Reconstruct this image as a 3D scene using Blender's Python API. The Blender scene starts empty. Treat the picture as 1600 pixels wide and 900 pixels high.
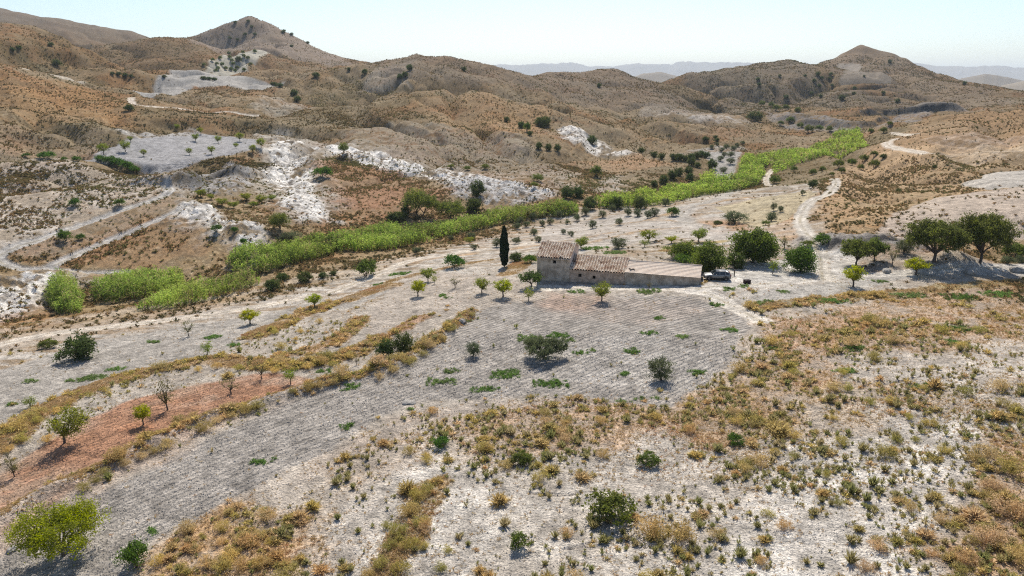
import bpy, math, random
import numpy as np
from mathutils import Vector, Matrix

SC = bpy.context.scene
COL = SC.collection
R = math.radians
rnd = random.Random(7)
rng = np.random.default_rng(7)

# ---------------------------------------------------------------- camera
F_PX, PITCH, ZC = 1100.0, R(16.3), 34.0
cam_d = bpy.data.cameras.new('camera')
cam = bpy.data.objects.new('camera', cam_d)
COL.objects.link(cam)
cam_d.sensor_width = 36.0
cam_d.lens = 36.0 * F_PX / 1600.0
cam_d.clip_start, cam_d.clip_end = 0.5, 60000
cam.location = (0, 0, ZC)
cam.rotation_euler = (math.pi / 2 - PITCH, 0, 0)
SC.camera = cam

# ---------------------------------------------------------------- sky, sun, exposure
HAZE = 6.5e-5
SUN_EL, SUN_AZ = R(49), R(4)            # azimuth measured from +Y towards +X
world = bpy.data.worlds.new('World')
SC.world = world
world.use_nodes = True
wt = world.node_tree
sky = wt.nodes.new('ShaderNodeTexSky')
sky.sky_type = 'NISHITA'
sky.sun_disc = False
sky.sun_elevation = SUN_EL
sky.sun_rotation = SUN_AZ
sky.altitude = 600
sky.air_density = 1.0
sky.dust_density = 1.0
sky.ozone_density = 2.3
bg = wt.nodes['Background']
bg.inputs['Strength'].default_value = 0.102
wt.links.new(sky.outputs[0], bg.inputs['Color'])
sun_d = bpy.data.lights.new('sun', 'SUN')
sun_d.energy = 4.7
sun_d.angle = R(0.53)
sun_d.color = (1.0, 0.93, 0.82)
sun = bpy.data.objects.new('sun', sun_d)
COL.objects.link(sun)
sdir = Vector((math.sin(SUN_AZ) * math.cos(SUN_EL), math.cos(SUN_AZ) * math.cos(SUN_EL), math.sin(SUN_EL)))
sun.rotation_euler = sdir.to_track_quat('Z', 'Y').to_euler()
sun.location = sdir * 300
SC.view_settings.view_transform = 'Standard'
SC.view_settings.look = 'None'
SC.view_settings.exposure = 0.55
SC.view_settings.gamma = 1.0
SC.view_settings.use_curve_mapping = False
SC.cycles.use_denoising = False
SC.cycles.filter_width = 1.15
SC.cycles.max_bounces = 5
SC.cycles.diffuse_bounces = 2
SC.cycles.glossy_bounces = 1
SC.cycles.transmission_bounces = 3
SC.cycles.transparent_max_bounces = 4
SC.cycles.volume_bounces = 0
SC.cycles.caustics_reflective = SC.cycles.caustics_refractive = False

# ---------------------------------------------------------------- helpers
def tag(o, label=None, cat=None, group=None, kind=None):
    if label: o['label'] = label
    if cat: o['category'] = cat
    if group: o['group'] = group
    if kind: o['kind'] = kind
    return o

def mesh_np(name, V, Fs, mat=None, smooth=False, cols=None, vals=None):
    """V (n,3); Fs: (m,3) or (m,4) index array; cols: {name:(n,3)}, vals: {name:(n,)}"""
    V = np.ascontiguousarray(V, dtype=np.float32); Fs = np.ascontiguousarray(Fs, dtype=np.int32)
    me = bpy.data.meshes.new(name)
    k = Fs.shape[1]; m = len(Fs)
    me.vertices.add(len(V)); me.vertices.foreach_set('co', V.ravel())
    me.loops.add(m * k); me.loops.foreach_set('vertex_index', Fs.ravel())
    me.polygons.add(m)
    me.polygons.foreach_set('loop_start', np.arange(0, m * k, k, dtype=np.int32))
    me.polygons.foreach_set('use_smooth', np.full(m, smooth, dtype=bool))
    me.update(calc_edges=True)
    for n, c in (cols or {}).items():
        a = me.attributes.new(n, 'FLOAT_COLOR', 'POINT')
        a.data.foreach_set('color', np.c_[c, np.ones(len(c))].astype(np.float32).ravel())
    for n, c in (vals or {}).items():
        a = me.attributes.new(n, 'FLOAT', 'POINT')
        a.data.foreach_set('value', np.asarray(c, dtype=np.float32).ravel())
    if mat: me.materials.append(mat)
    return me

def ob(name, me, parent=None, loc=None):
    o = bpy.data.objects.new(name, me)
    COL.objects.link(o)
    if parent: o.parent = parent
    if loc is not None: o.location = loc
    return o

def empty(name, loc, rz=0, sc=1):
    o = bpy.data.objects.new(name, None); COL.objects.link(o)
    o.location = loc; o.rotation_euler = (0, 0, rz); o.scale = (sc, sc, sc)
    o.empty_display_size = 0.3
    return o

class MB:
    """collects polygons, then one mesh"""
    def __init__(s): s.v = []; s.f = []
    def add(s, vs, fs):
        b = len(s.v); s.v += [tuple(p) for p in vs]; s.f += [tuple(b + i for i in f) for f in fs]
    def box(s, c, d, rz=0, top=None):
        hx, hy, hz = d[0] / 2, d[1] / 2, d[2] / 2
        t = top or (1, 1); ca, sa = math.cos(rz), math.sin(rz); P = []
        for z, (tx, ty) in ((-hz, (1, 1)), (hz, t)):
            for x, y in ((-hx, -hy), (hx, -hy), (hx, hy), (-hx, hy)):
                x2, y2 = x * tx, y * ty
                P.append((c[0] + x2 * ca - y2 * sa, c[1] + x2 * sa + y2 * ca, c[2] + z))
        s.add(P, [(3, 2, 1, 0), (4, 5, 6, 7), (0, 1, 5, 4), (1, 2, 6, 5), (2, 3, 7, 6), (3, 0, 4, 7)])
    def tube(s, pts, rads, n=7, cap=True):
        pts = [Vector(p) for p in pts]; rings = []
        for i, p in enumerate(pts):
            d = (pts[min(i + 1, len(pts) - 1)] - pts[max(i - 1, 0)]).normalized()
            a = d.orthogonal().normalized() if i == 0 else (A - d * A.dot(d)).normalized()
            A = a; b = d.cross(a)
            rings.append([p + (a * math.cos(t) + b * math.sin(t)) * rads[i] for t in (2 * math.pi * k / n for k in range(n))])
        P = [q for r in rings for q in r]; Fc = []
        for i in range(len(pts) - 1):
            for k in range(n):
                Fc.append((i * n + k, i * n + (k + 1) % n, (i + 1) * n + (k + 1) % n, (i + 1) * n + k))
        if cap: Fc += [tuple(range(n - 1, -1, -1)), tuple(range((len(pts) - 1) * n, len(pts) * n))]
        s.add(P, Fc)
    def mesh(s, name, mat=None, smooth=False):
        me = bpy.data.meshes.new(name)
        me.from_pydata(s.v, [], s.f); me.update()
        if smooth: me.polygons.foreach_set('use_smooth', [True] * len(me.polygons))
        if mat: me.materials.append(mat)
        return me
    def build(s, name, mat, parent=None, smooth=False):
        return ob(name, s.mesh(name, mat, smooth), parent)

# noise ---------------------------------------------------------
def _h(i, j, s):
    n = (i.astype(np.int64) * 374761393 + j.astype(np.int64) * 668265263 + s * 974634541) & 0x7fffffff
    n = ((n ^ (n >> 13)) * 1274126177) & 0x7fffffff
    n = ((n ^ (n >> 16)) * 2246822519) & 0x7fffffff
    return (n & 0xffff).astype(np.float32) / 65535.0
def vnoise(x, y, s=0):
    xi = np.floor(x); yi = np.floor(y); fx = (x - xi).astype(np.float32); fy = (y - yi).astype(np.float32)
    i = xi.astype(np.int64); j = yi.astype(np.int64)
    u = fx * fx * fx * (fx * (fx * 6 - 15) + 10); v = fy * fy * fy * (fy * (fy * 6 - 15) + 10)
    a = _h(i, j, s); b = _h(i + 1, j, s); c = _h(i, j + 1, s); d = _h(i + 1, j + 1, s)
    return (a + (b - a) * u) * (1 - v) + (c + (d - c) * u) * v        # 0..1
def fbm(x, y, wl, octs=4, s=0, gain=0.5):
    o = np.zeros(np.shape(x), np.float32); a = 1.0; t = 0.0
    for k in range(octs):
        c, sn = math.cos(0.6 * k + 0.3), math.sin(0.6 * k + 0.3)
        o += a * (vnoise((x * c - y * sn) / wl + 17.3 * k, (x * sn + y * c) / wl - 9.1 * k, s + 31 * k) - 0.5)
        t += a; a *= gain; wl *= 0.5
    return o / t * 2                                                     # about -1..1
def sstep(a, b, x):
    t = np.clip((x - a) / (b - a), 0, 1); return t * t * (3 - 2 * t)
# ---------------------------------------------------------------- terrain heights
cp, sp = math.cos(PITCH), math.sin(PITCH)
def ray(u, v):
    a = (np.asarray(u, float) - 800) / F_PX; b = (np.asarray(v, float) - 450) / F_PX
    dx = a; dy = cp - b * sp; dz = -sp - b * cp
    h = np.hypot(dx, dy)
    return np.arctan2(dx, dy), dz / h          # azimuth, slope
# surveyed heights: D = ground distance of the point seen there; Z = its height; A = a point at azimuth of column u, distance, height
Zp = [(0,900,-2.5),(400,900,-.5),(800,900,.5),(1200,900,1.5),(1600,900,2.5),(0,760,-3),(200,760,-1.6),(400,740,-.6),(800,720,0),(1200,720,1),(1600,720,2.5),
 (0,650,-4),(150,650,-2.6),(300,610,-2.6),(600,600,-1),(800,600,0),(1100,600,.5),(1350,600,1.5),(1600,600,3),
 (0,540,-6),(200,500,-6.4),(400,480,-6),(520,460,-5.5),(450,530,-3.2),(600,480,-2.4),(650,500,-1.3),(800,500,-.5),(1000,490,.1),(1150,470,1.2),(1200,490,1.0),(1400,470,1),(1600,450,1.5),
 (838,440,0),(960,450,.4),(1096,448,1.7),(900,415,-.2),(1000,420,.2),(1130,436,1.7),
 (100,470,-8.6),(300,445,-8.4),(450,410,-8.2),(650,375,-8),(850,345,-7.5),(1000,318,-6),(0,480,-8.6),
 (600,420,-5.6),(700,395,-5.8),(760,420,-2.6),(800,400,-3),(950,372,-3.2),(1050,350,-3),(1180,410,.8),(1250,400,1.2),(1250,340,.2),(1300,300,1.2),(1150,360,-1.2),(1340,410,1.2),(1450,405,1.2),(1600,405,1.4),(1530,425,1.2)]
Dp = [(1100,295,278),(1170,270,317),(1200,250,353),(1250,225,429),(1320,202,530),(1350,230,385),(1290,280,238),
 (1380,383,151),(1400,350,170),(1500,380,150),(1500,330,182),(1500,280,232),(1500,230,300),(1500,195,355),(1600,330,182),(1600,250,275),(1400,300,215),(1400,250,290),
 (1600,163,425),(1550,167,425),(1500,171,428),(1450,178,435),(1420,184,440),(1380,197,455),
 (0,420,187),(100,422,184),(250,425,174),(100,340,216),(0,340,216),(300,330,207),(200,370,198),(100,250,268),(0,248,270),(200,272,252),(260,296,230),(400,352,189),(420,392,170),
 (270,256,292),(270,205,372),(135,246,315),(400,222,350),(400,246,300),(335,283,255),(430,215,340),(450,300,234),(500,335,213),(550,240,300),(700,282,258),(650,312,233),(780,305,235),(880,300,245),
 (550,190,395),(560,150,470),(700,200,365),(700,155,425),(620,137,470),(660,133,470),(700,131,470),(740,133,462),(780,140,455),(850,155,455),(850,205,375),(920,165,458),(1000,178,465),(1000,225,368),(1000,262,308),(870,262,295),(900,240,322),
 (1100,193,478),(1100,230,392),(1180,203,484),(1260,214,470),(1050,250,330),
 (560,93,650),(600,86,670),(640,83,680),(680,90,665),(700,89,650),(720,88,650),(740,95,650),(765,102,650),(860,106,740),(900,111,740),(940,104,800),(980,110,790),(1010,118,780),(1060,128,760),(1100,149,720),(1180,168,660),
 (640,120,570),(720,120,570),(860,140,610),(1000,150,650),(1060,165,600),
 (1080,116,900),(1130,105,950),(1180,97,990),(1220,90,1000),(1250,94,1010),(1270,98,1040),
 (1284,97,1180),(1310,92,1270),(1340,86,1310),(1365,92,1310),(1400,93,1310),(1440,103,1290),(1500,123,1230),(1550,140,1160),(1610,158,1100),
 (1150,145,790),(1220,138,830),(1300,150,790),(1400,160,770),(1480,162,690),(1220,170,690),(1300,190,590),(1400,183,620),(1350,115,1020),(1340,110,1080),
 (0,30,700),(60,36,715),(120,61,680),(180,86,640),(205,100,600),(0,100,490),(100,112,500),(0,150,405),(100,152,420),(190,135,470),(0,200,335),(100,200,345),
 (200,165,420),(300,162,440),(400,165,440),(480,150,470),(300,190,390),(200,190,375),
 (220,126,590),(320,130,590),(440,128,590),(320,106,680),(440,118,650),(400,86,800),(340,90,780),
 (0,12,1500),(60,30,1500),(130,38,1450),(180,42,1420),(225,54,1350),
 (200,64,880),(250,54,900),(290,53,920),(320,66,900),(345,77,880),(250,85,760),
 (305,57,1120),(330,46,1130),(350,37,1140),(370,27,1150),(390,22,1150),(410,27,1150),(430,37,1140),(460,53,1120),(500,75,1080),(540,90,1050),(400,60,1000),(480,90,900)]
Ap = [(1500,600,4),(1600,620,8),(1400,640,2),(700,540,20),(620,540,24),(850,540,14),(1000,550,8),(1150,560,5),(700,800,38),(640,800,40),(860,920,28),(1000,950,20),(1100,1000,40),
 (1220,1180,22),(1340,1750,25),(1450,1700,6),(1600,1500,-10),(390,1600,50),(500,1500,40),(250,1080,50),(60,1000,55),(0,2200,60),(200,2000,40),(50,2000,70),
 (800,2000,-5),(1000,1500,-5),(1200,2000,-10),(1600,2300,-20),(500,2500,0),(0,3500,10),(800,3500,-20),(1200,3500,-25),(1600,3500,-25),
 (800,30,.5),(0,30,-2),(1600,30,2.5),(800,12,.5)]
pts = []
for u, v, z in Zp:
    a, t = ray(u, v); pts.append((float(a), (ZC - z) / -float(t), z))
for u, v, d in Dp:
    a, t = ray(u, v); pts.append((float(a), d, ZC + float(t) * d))
for u, d, z in Ap:
    a, _ = ray(u, 128); pts.append((float(a), d, z))
RIDGES = [(.10, .045, [(620,137,470),(660,133,470),(700,131,470),(740,133,462),(780,140,455),(850,155,455),(920,165,458),(1000,178,465),(1100,193,478),(1180,203,484)]),
 (.10, .035, [(600,86,670),(640,83,680),(680,90,665),(720,88,650),(765,102,650),(860,106,740),(900,111,740),(940,104,800),(980,110,790),(1060,128,760)]),
 (.10, .03, [(1130,105,950),(1180,97,990),(1220,90,1000),(1250,94,1010)]),
 (.12, .05, [(1310,92,1270),(1340,86,1310),(1365,92,1310),(1400,93,1310),(1440,103,1290),(1500,123,1230),(1550,140,1160)]),
 (.12, .05, [(0,30,700),(60,36,715),(120,61,680),(180,86,640)]), (.12, .04, [(250,54,900),(290,53,920),(320,66,900)]),
 (.12, .04, [(60,30,1500),(130,38,1450),(180,42,1420)]),
 (.10, .06, [(330,46,1130),(350,37,1140),(390,22,1150),(430,37,1140),(460,53,1120),(500,75,1080)]),
 (.08, .02, [(100,250,268),(0,248,270),(200,272,252)]), (.10, .035, [(1600,163,425),(1550,167,425),(1500,171,428),(1450,178,435),(1420,184,440)])]
for bk, dr, pl in RIDGES:
    for u, v, d in pl:
        a, t = ray(u, v); pts.append((float(a), d * (1 + bk), ZC + float(t) * d - dr * d))
for az in (-75, -110, 75, 110, 180):
    for d in (30, 80, 160): pts.append((R(az), d, -1 if az < 0 else 2))
    for d, z in ((400, 25), (800, 40), (2000, 20)): pts.append((R(az), d, z))
P_ = np.array(pts)
KS = 1.25
Q = np.c_[P_[:, 0], np.log(P_[:, 1]) * KS]
val = P_[:, 2] / P_[:, 1]                      # height as a share of distance
def phi(r): return r
n_ = len(Q)
Mx = np.zeros((n_ + 1, n_ + 1))
Dq = np.hypot(Q[:, None, 0] - Q[None, :, 0], Q[:, None, 1] - Q[None, :, 1])
Mx[:n_, :n_] = -Dq; Mx[:n_, :n_] += -np.eye(n_) * -0.00012
Mx[:n_, n_] = 1; Mx[n_, :n_] = 1
wts = np.linalg.solve(Mx + np.diag([1e-9] * (n_ + 1)), np.r_[val, 0])
def rbf(az, s):
    q = np.c_[az.ravel(), s.ravel() * KS]; out = np.empty(len(q))
    for i in range(0, len(q), 40000):
        b = q[i:i + 40000]
        d = np.sqrt((b[:, None, 0] - Q[None, :, 0]) ** 2 + (b[:, None, 1] - Q[None, :, 1]) ** 2)
        out[i:i + 40000] = -(d @ wts[:n_]) + wts[n_]
    return out.reshape(az.shape)

def axis(segs):
    out = []
    for a, b, st in segs:
        k = max(1, int(round(abs(b - a) / st))); out += list(np.linspace(a, b, k, endpoint=False))
    return np.array(out + [segs[-1][1]])
AZ = axis([(-180, -70, 4), (-70, -41, .5), (-41, 41, .088), (41, 70, .5), (70, 180, 4)]) * math.pi / 180
SS = axis([(math.log(6), math.log(34), .06), (math.log(34), math.log(900), .0031), (math.log(900), math.log(1700), .006), (math.log(1700), math.log(22000), .06)])
GA, GS = np.meshgrid(AZ, SS)                    # rows: distance, columns: azimuth
# coarse evaluation, slightly rounded, then resampled
ca = axis([(-180, -60, 4), (-60, 60, .3), (60, 180, 4)]) * math.pi / 180
cs = np.linspace(math.log(5), math.log(23000), 560)
CA, CS = np.meshgrid(ca, cs)
CV = rbf(CA, CS)
CV *= 1 - sstep(math.log(3000), math.log(7000), CS)
for _ in range(1):
    for ax in (0, 1):
        p = np.pad(CV, [(1, 1) if k == ax else (0, 0) for k in (0, 1)], mode='edge')
        CV = (np.take(p, range(0, CV.shape[ax]), ax) + 2 * CV + np.take(p, range(2, CV.shape[ax] + 2), ax)) / 4
def interp2(ax, ay, Mv, x, y):
    fi = np.interp(x, ax, np.arange(len(ax))); fj = np.interp(y, ay, np.arange(len(ay)))
    i = np.clip(fi.astype(int), 0, len(ax) - 2); j = np.clip(fj.astype(int), 0, len(ay) - 2)
    a = fi - i; b = fj - j
    return (Mv[j, i] * (1 - a) + Mv[j, i + 1] * a) * (1 - b) + (Mv[j + 1, i] * (1 - a) + Mv[j + 1, i + 1] * a) * b
RR = np.exp(GS)
X = RR * np.sin(GA); Y = RR * np.cos(GA)
ZB = interp2(ca, cs, CV, GA, GS) * RR            # broad shape
# the ground falls away below true level far off so that the horizon stays behind the hills
ZB += np.where(RR > 2500, -22 * sstep(2500, 6000, RR), 0)

class Grid:
    def __init__(s, Zg): s.Z = Zg
    def at(s, x, y):
        x = np.asarray(x, float); y = np.asarray(y, float)
        return interp2(AZ, SS, s.Z, np.arctan2(x, y), np.log(np.hypot(x, y)))
    def cast(s, u, v):
        """first point of the ground seen in direction u, v"""
        az, t = ray(u, v)
        ss = np.linspace(math.log(28), math.log(6000), 5000); r = np.exp(ss)
        fi = float(np.interp(az, AZ, np.arange(len(AZ)))); i = int(fi); a = fi - i
        prof = np.interp(ss, SS, s.Z[:, i] * (1 - a) + s.Z[:, i + 1] * a)
        below = np.nonzero(ZC + t * r <= prof)[0]
        k = below[0] if len(below) else len(r) - 1
        if k > 0:
            d0 = ZC + t * r[k - 1] - prof[k - 1]; d1 = ZC + t * r[k] - prof[k]
            f = d0 / (d0 - d1) if d0 != d1 else 0; rr = r[k - 1] + (r[k] - r[k - 1]) * min(max(f, 0), 1)
        else: rr = r[0]
        return np.array([rr * math.sin(az), rr * math.cos(az), float(np.interp(math.log(rr), ss, prof))])
G0 = Grid(ZB)
def proj(x, y, z):
    xc = x; zc = z - ZC
    d = y * cp - zc * sp; up = y * sp + zc * cp
    return 800 + F_PX * xc / d, 450 - F_PX * up / d

def W(pl):                                       # world outline of something seen in the picture
    return np.array([G0.cast(u, v)[:2] for u, v in pl])
def near_box(P, m):
    return (X > P[:, 0].min() - m) & (X < P[:, 0].max() + m) & (Y > P[:, 1].min() - m) & (Y < P[:, 1].max() + m)
def seg_dist(x, y, P, closed):
    n = len(P); best = np.full(x.shape, 1e9); side = np.zeros(x.shape); along = np.zeros(x.shape); acc = 0
    for i in range(n if closed else n - 1):
        a = P[i]; b = P[(i + 1) % n]; d = b - a; L = max(float(d @ d), 1e-9); l = math.sqrt(L)
        t = np.clip(((x - a[0]) * d[0] + (y - a[1]) * d[1]) / L, 0, 1)
        q = np.hypot(x - a[0] - t * d[0], y - a[1] - t * d[1])
        m = q < best
        best = np.where(m, q, best)
        side = np.where(m, np.sign(d[0] * (y - a[1]) - d[1] * (x - a[0])), side)
        along = np.where(m, acc + t * l, along); acc += l
    return best, side, along
def smooth_line(P, k=8):
    P = np.asarray(P, float); out = []
    for i in range(len(P) - 1):
        p0 = P[max(i - 1, 0)]; p1 = P[i]; p2 = P[i + 1]; p3 = P[min(i + 2, len(P) - 1)]
        for t in np.linspace(0, 1, k, endpoint=False):
            out.append(.5 * ((2 * p1) + (p2 - p0) * t + (2 * p0 - 5 * p1 + 4 * p2 - p3) * t * t + (3 * p1 - p0 - 3 * p2 + p3) * t ** 3))
    return np.array(out + [P[-1]])
def poly_sd(pl, m):
    """signed distance (inside positive) to an outline, on a window of the grid: returns index mask, values"""
    P = W(pl); k = near_box(P, m); x = X[k]; y = Y[k]
    d, _, _ = seg_dist(x, y, P, True)
    ins = np.zeros(x.shape, bool); n = len(P)
    for i in range(n):
        a = P[i]; b = P[(i + 1) % n]
        c = ((a[1] > y) != (b[1] > y)) & (x < (b[0] - a[0]) * (y - a[1]) / (b[1] - a[1] + 1e-12) + a[0])
        ins ^= c
    return k, np.where(ins, d, -d)
# ---------------------------------------------------------------- what covers the ground
ROADS = {   # outline seen, half width in metres
 'river': ([(-120,575),(0,538),(100,519),(250,501),(400,480),(520,455),(600,424),(640,409),(700,398),(780,388),(835,380)], 1.9),
 'front': ([(836,450),(900,451),(960,450),(1030,449),(1075,453),(1110,460),(1145,478),(1190,502)], 1.4),
 'house': ([(1085,452),(1130,447),(1180,445),(1250,439),(1310,432),(1380,428),(1440,424),(1520,418),(1640,408)], 1.5),
 'south': ([(1285,436),(1282,412),(1276,388),(1262,368),(1250,348),(1256,328),(1276,310),(1298,298),(1306,287),(1304,277)], 1.7),
 'bend': ([(258,292),(267,299),(252,308),(220,319),(150,342),(90,363),(40,379),(8,392),(-4,402),(12,412),(45,418),(75,415),(105,401),(160,377),(220,353),(275,332),(322,319)], 1.5),
 'bend2': ([(70,415),(110,424),(160,425),(200,424)], 1.1),
 'hill': ([(203,141),(204,150),(212,157),(250,159),(300,161),(350,165),(400,169)], 2.0),
 'valley': ([(1208,264),(1200,272),(1197,284),(1206,290)], 1.4),
 'far': ([(1395,202),(1408,205),(1440,206)], 1.6),
 'far2': ([(1398,214),(1386,226),(1410,233),(1450,238)], 2.2),
}
FIELDS = {  # outline seen
 'central': [(735,487),(800,468),(960,462),(1080,464),(1150,486),(1172,512),(1145,552),(1105,598),(1045,634),(960,630),(860,616),(760,622),(660,628),(600,650),(520,700),(440,740),(330,800),(230,850),(190,905),(100,980),(-60,1010),(-60,905),(30,850),(150,776),(250,722),(330,684),(420,640),(500,612),(565,594),(640,560),(700,520)],
 'lower': [(-90,680),(0,662),(60,638),(150,604),(260,574),(330,558),(400,522),(470,492),(560,478),(612,452),(560,458),(470,478),(400,494),(330,504),(160,530),(60,560),(0,578),(-90,610)],
 'red': [(-60,800),(0,742),(80,690),(150,650),(200,628),(290,602),(400,586),(480,592),(500,600),(420,628),(330,662),(240,702),(140,752),(60,800),(-60,880)],
 'orchard': [(585,480),(625,440),(680,424),(780,432),(840,452),(950,458),(960,464),(800,470),(735,487),(680,510),(630,536),(585,548),(570,520)],
 'slope': [(132,246),(150,230),(200,215),(300,203),(345,207),(402,214),(402,232),(330,248),(245,261),(190,250)],
 'upper': [(200,123),(240,110),(300,104),(345,112),(445,122),(425,131),(300,126),(230,129)],
 'grove': [(316,103),(330,88),(370,78),(424,79),(384,95),(392,108),(345,112)],
 'right': [(1365,366),(1400,330),(1460,303),(1600,290),(1720,288),(1720,386),(1600,372),(1480,375),(1400,378)],
 'knoll': [(1500,281),(1540,264),(1640,262),(1640,290),(1545,291)],
 'valley': [(1090,238),(1160,236),(1152,250),(1145,282),(1126,292),(1116,282),(1112,256)],
 'yellow': [(1118,322),(1195,304),(1262,292),(1275,300),(1228,345),(1190,357),(1145,340)],
 'terraces': [(850,352),(960,338),(1060,322),(1110,318),(1075,336),(1080,352),(1200,368),(1230,380),(1150,384),(1060,372),(940,386),(905,396),(840,386)],
 'yard': [(1128,446),(1120,428),(1180,410),(1252,402),(1268,388),(1300,392),(1345,396),(1335,424),(1270,438),(1200,444)],
 'verge': [(1345,434),(1400,424),(1520,418),(1640,410),(1640,430),(1500,428),(1400,436),(1250,468),(1180,470),(1180,456)],
 'peakfield': [(1296,103),(1310,97),(1348,96),(1345,103)],
 'peakfield2': [(1310,122),(1340,108),(1380,114),(1398,124),(1350,124)],
 'upland': [(20,95),(60,88),(120,100),(150,112),(110,112),(40,102)],
}
def mix(C, k, w, col):
    w = np.asarray(w)[:, None]
    C[k] = C[k] * (1 - w) + np.asarray(col, np.float32) * w
flat = lambda a: a.reshape(-1)
X1, Y1, R1, A1 = flat(X), flat(Y), flat(RR), flat(GA)
# relief: gullies and lumps on the hills, small unevenness near
Zn = ZB.copy()
hill = sstep(180, 420, RR) * (1 - sstep(2500, 5000, RR))
gul = np.abs(fbm(X, Y, 110, 4, 5))
Zn += hill * (9.5 * (gul - .25) + 2.2 * fbm(X, Y, 26, 3, 9) + .5 * fbm(X, Y, 7, 2, 10)) * (.45 + .55 * sstep(500, 900, RR))
# gullies carved between the spurs, shallower towards the skyline
T_ = (ZB - ZC) / RR; TM_ = np.where((RR > 300) & (RR < 1700), T_, -9).max(0)[None]
keep_ = .2 + .8 * sstep(.004, .035, TM_ - T_)
wx_ = X + 40 * fbm(X, Y, 150, 2, 101); wy_ = Y + 40 * fbm(X, Y, 150, 2, 102)
GUL = np.maximum(0, 1 - np.abs(fbm(wx_, wy_, 190, 2, 103)) / .22) ** 1.3
GUL2 = np.maximum(0, 1 - np.abs(fbm(wx_, wy_, 70, 2, 104)) / .25) ** 1.3
hs_ = sstep(330, 620, RR) * (1 - sstep(2500, 4000, RR)) * sstep(6, 22, ZB) 
Zn -= hs_ * keep_ * (15 * GUL + 7 * GUL2 + 5 * np.maximum(0, 1 - np.abs(fbm(wx_, wy_ * .4, 48, 2, 107)) / .3)) * (.6 + .4 * sstep(400, 900, RR))
GUL = np.clip(GUL * .8 + GUL2 * .5, 0, 1) * hs_
mid = sstep(120, 200, RR) * (1 - hill)
Zn += mid * (.7 * fbm(X, Y, 22, 3, 11))
Zn += (1 - sstep(120, 250, RR)) * (.22 * fbm(X, Y, 9, 3, 13) + .05 * fbm(X, Y, 1.6, 2, 15))

for u_, d_k, hp_, rp_ in ((1340, 1310, 21, 42), (390, 1150, 5, 40)):       # pointed tops
    a_ = float(ray(u_, 100)[0]); q_ = np.hypot(X - d_k * math.sin(a_), Y - d_k * math.cos(a_)); Zn += hp_ * np.exp(-q_ / rp_)
def zone(pl, m=12, e=.8, na=1.5, nw=6, seed=3):
    """share 0..1 of a patch with a ragged edge, on a window of the grid"""
    k, sd = poly_sd(pl, m)
    n = fbm(X[k], Y[k], nw, 4, seed)
    return k, sstep(-e, e, sd + n * na)
def band(pl, w, e=.4, na=.5, nw=3, seed=4, closed=False):
    P = smooth_line(W(pl)); k = near_box(P, w * 3 + 4)
    d, sg, al = seg_dist(X[k], Y[k], P, closed)
    return k, sstep(-e, e, w - d + fbm(X[k], Y[k], nw, 3, seed) * na), d * sg, al

# smaller gullies on the nearer slopes, sparing the worked ground
soft_ = np.ones(X.shape, np.float32)
for pl in (FIELDS['slope'], FIELDS['right'], FIELDS['knoll'], FIELDS['valley'], FIELDS['yellow'], [(1225,400),(1325,400),(1335,262),(1285,262),(1235,320)], [(1365,242),(1470,246),(1460,195),(1370,198)], [(190,178),(420,182),(410,150),(190,132)], [(-60,300),(270,285),(340,318),(210,430),(-60,430)]):
    k, w = zone(pl, 14, 5, 3, 8, 71); soft_[k] *= 1 - .9 * w
ns_ = sstep(175, 240, RR) * (1 - sstep(520, 800, RR)) * sstep(-3, 6, ZB) * soft_
G3 = np.maximum(0, 1 - np.abs(fbm(wx_, wy_ * .45, 55, 3, 108)) / .26); G4 = np.maximum(0, 1 - np.abs(fbm(wx_ + 5 * fbm(X, Y, 20, 2, 110), wy_ * .5, 22, 2, 109)) / .3)
Zn -= ns_ * (5.0 * G3 + 1.8 * G4)
GUL = np.clip(GUL + ns_ * (.6 * G3 + .3 * G4), 0, 1)
# base cover: pale soil, brown grass, dark low scrub, in patches
n1 = fbm(X, Y, 60, 5, 21); n2 = fbm(X, Y, 12, 4, 22); n3 = fbm(X, Y, 2.6, 4, 23); n4 = fbm(X, Y, 30, 4, 24); n5 = fbm(X, Y, .9, 3, 25)
C = np.empty(X.shape + (3,), np.float32); C[:] = (.37, .30, .225)
def m_all(w, col):
    global C
    C = C * (1 - w[..., None]) + np.asarray(col, np.float32) * w[..., None]
m_all(sstep(-.25, .35, n1 + .5 * n2) * .75, (.43, .27, .135))              # dry tan grass
m_all(sstep(.05, .5, n4 + .35 * n2) * .7, (.40, .20, .10))                 # rusty grass
m_all(sstep(.0, .4, n3 + .4 * n2) * .75, (.17, .125, .065))                # low dark scrub
m_all(sstep(.15, .45, -n3 + .5 * n1) * (.6 - .25 * hill), (.46, .405, .34))               # bare pale soil
rock = sstep(.28, .55, -n1 * .6 + n2 * .7 + .3 * n4 - .05)
m_all(rock * hill * .7, (.56, .54, .51))                                   # rock showing through
fleck = sstep(125, 160, RR) * (1 - sstep(420, 700, RR))
m_all(fleck * sstep(.12, .42, n5 * .8 + n2 * .55 + .25 * n1) * .4, (.58, .555, .52))
m_all(fleck * sstep(.22, .5, -n5 * .7 + n3 * .5) * .6, (.13, .105, .06))
m_all(GUL * .6 * sstep(-.3, .3, n2), (.12, .115, .06))
nb_ = fbm(X, Y, 95, 4, 111); nc_b = fbm(X, Y, 42, 4, 112)
hz_ = sstep(170, 300, RR)
m_all(hz_ * sstep(.0, .38, nb_ + .35 * n2) * .6, (.20, .175, .105))
m_all(hz_ * sstep(.12, .42, nc_b + .3 * n3) * .5, (.42, .385, .34))
m_all(hz_ * sstep(.18, .45, -nc_b + .4 * n2) * .55, (.40, .215, .10))
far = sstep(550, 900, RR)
m_all(far * (.45 + .3 * sstep(-.3, .4, n1)), (.215, .155, .10))
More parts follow.
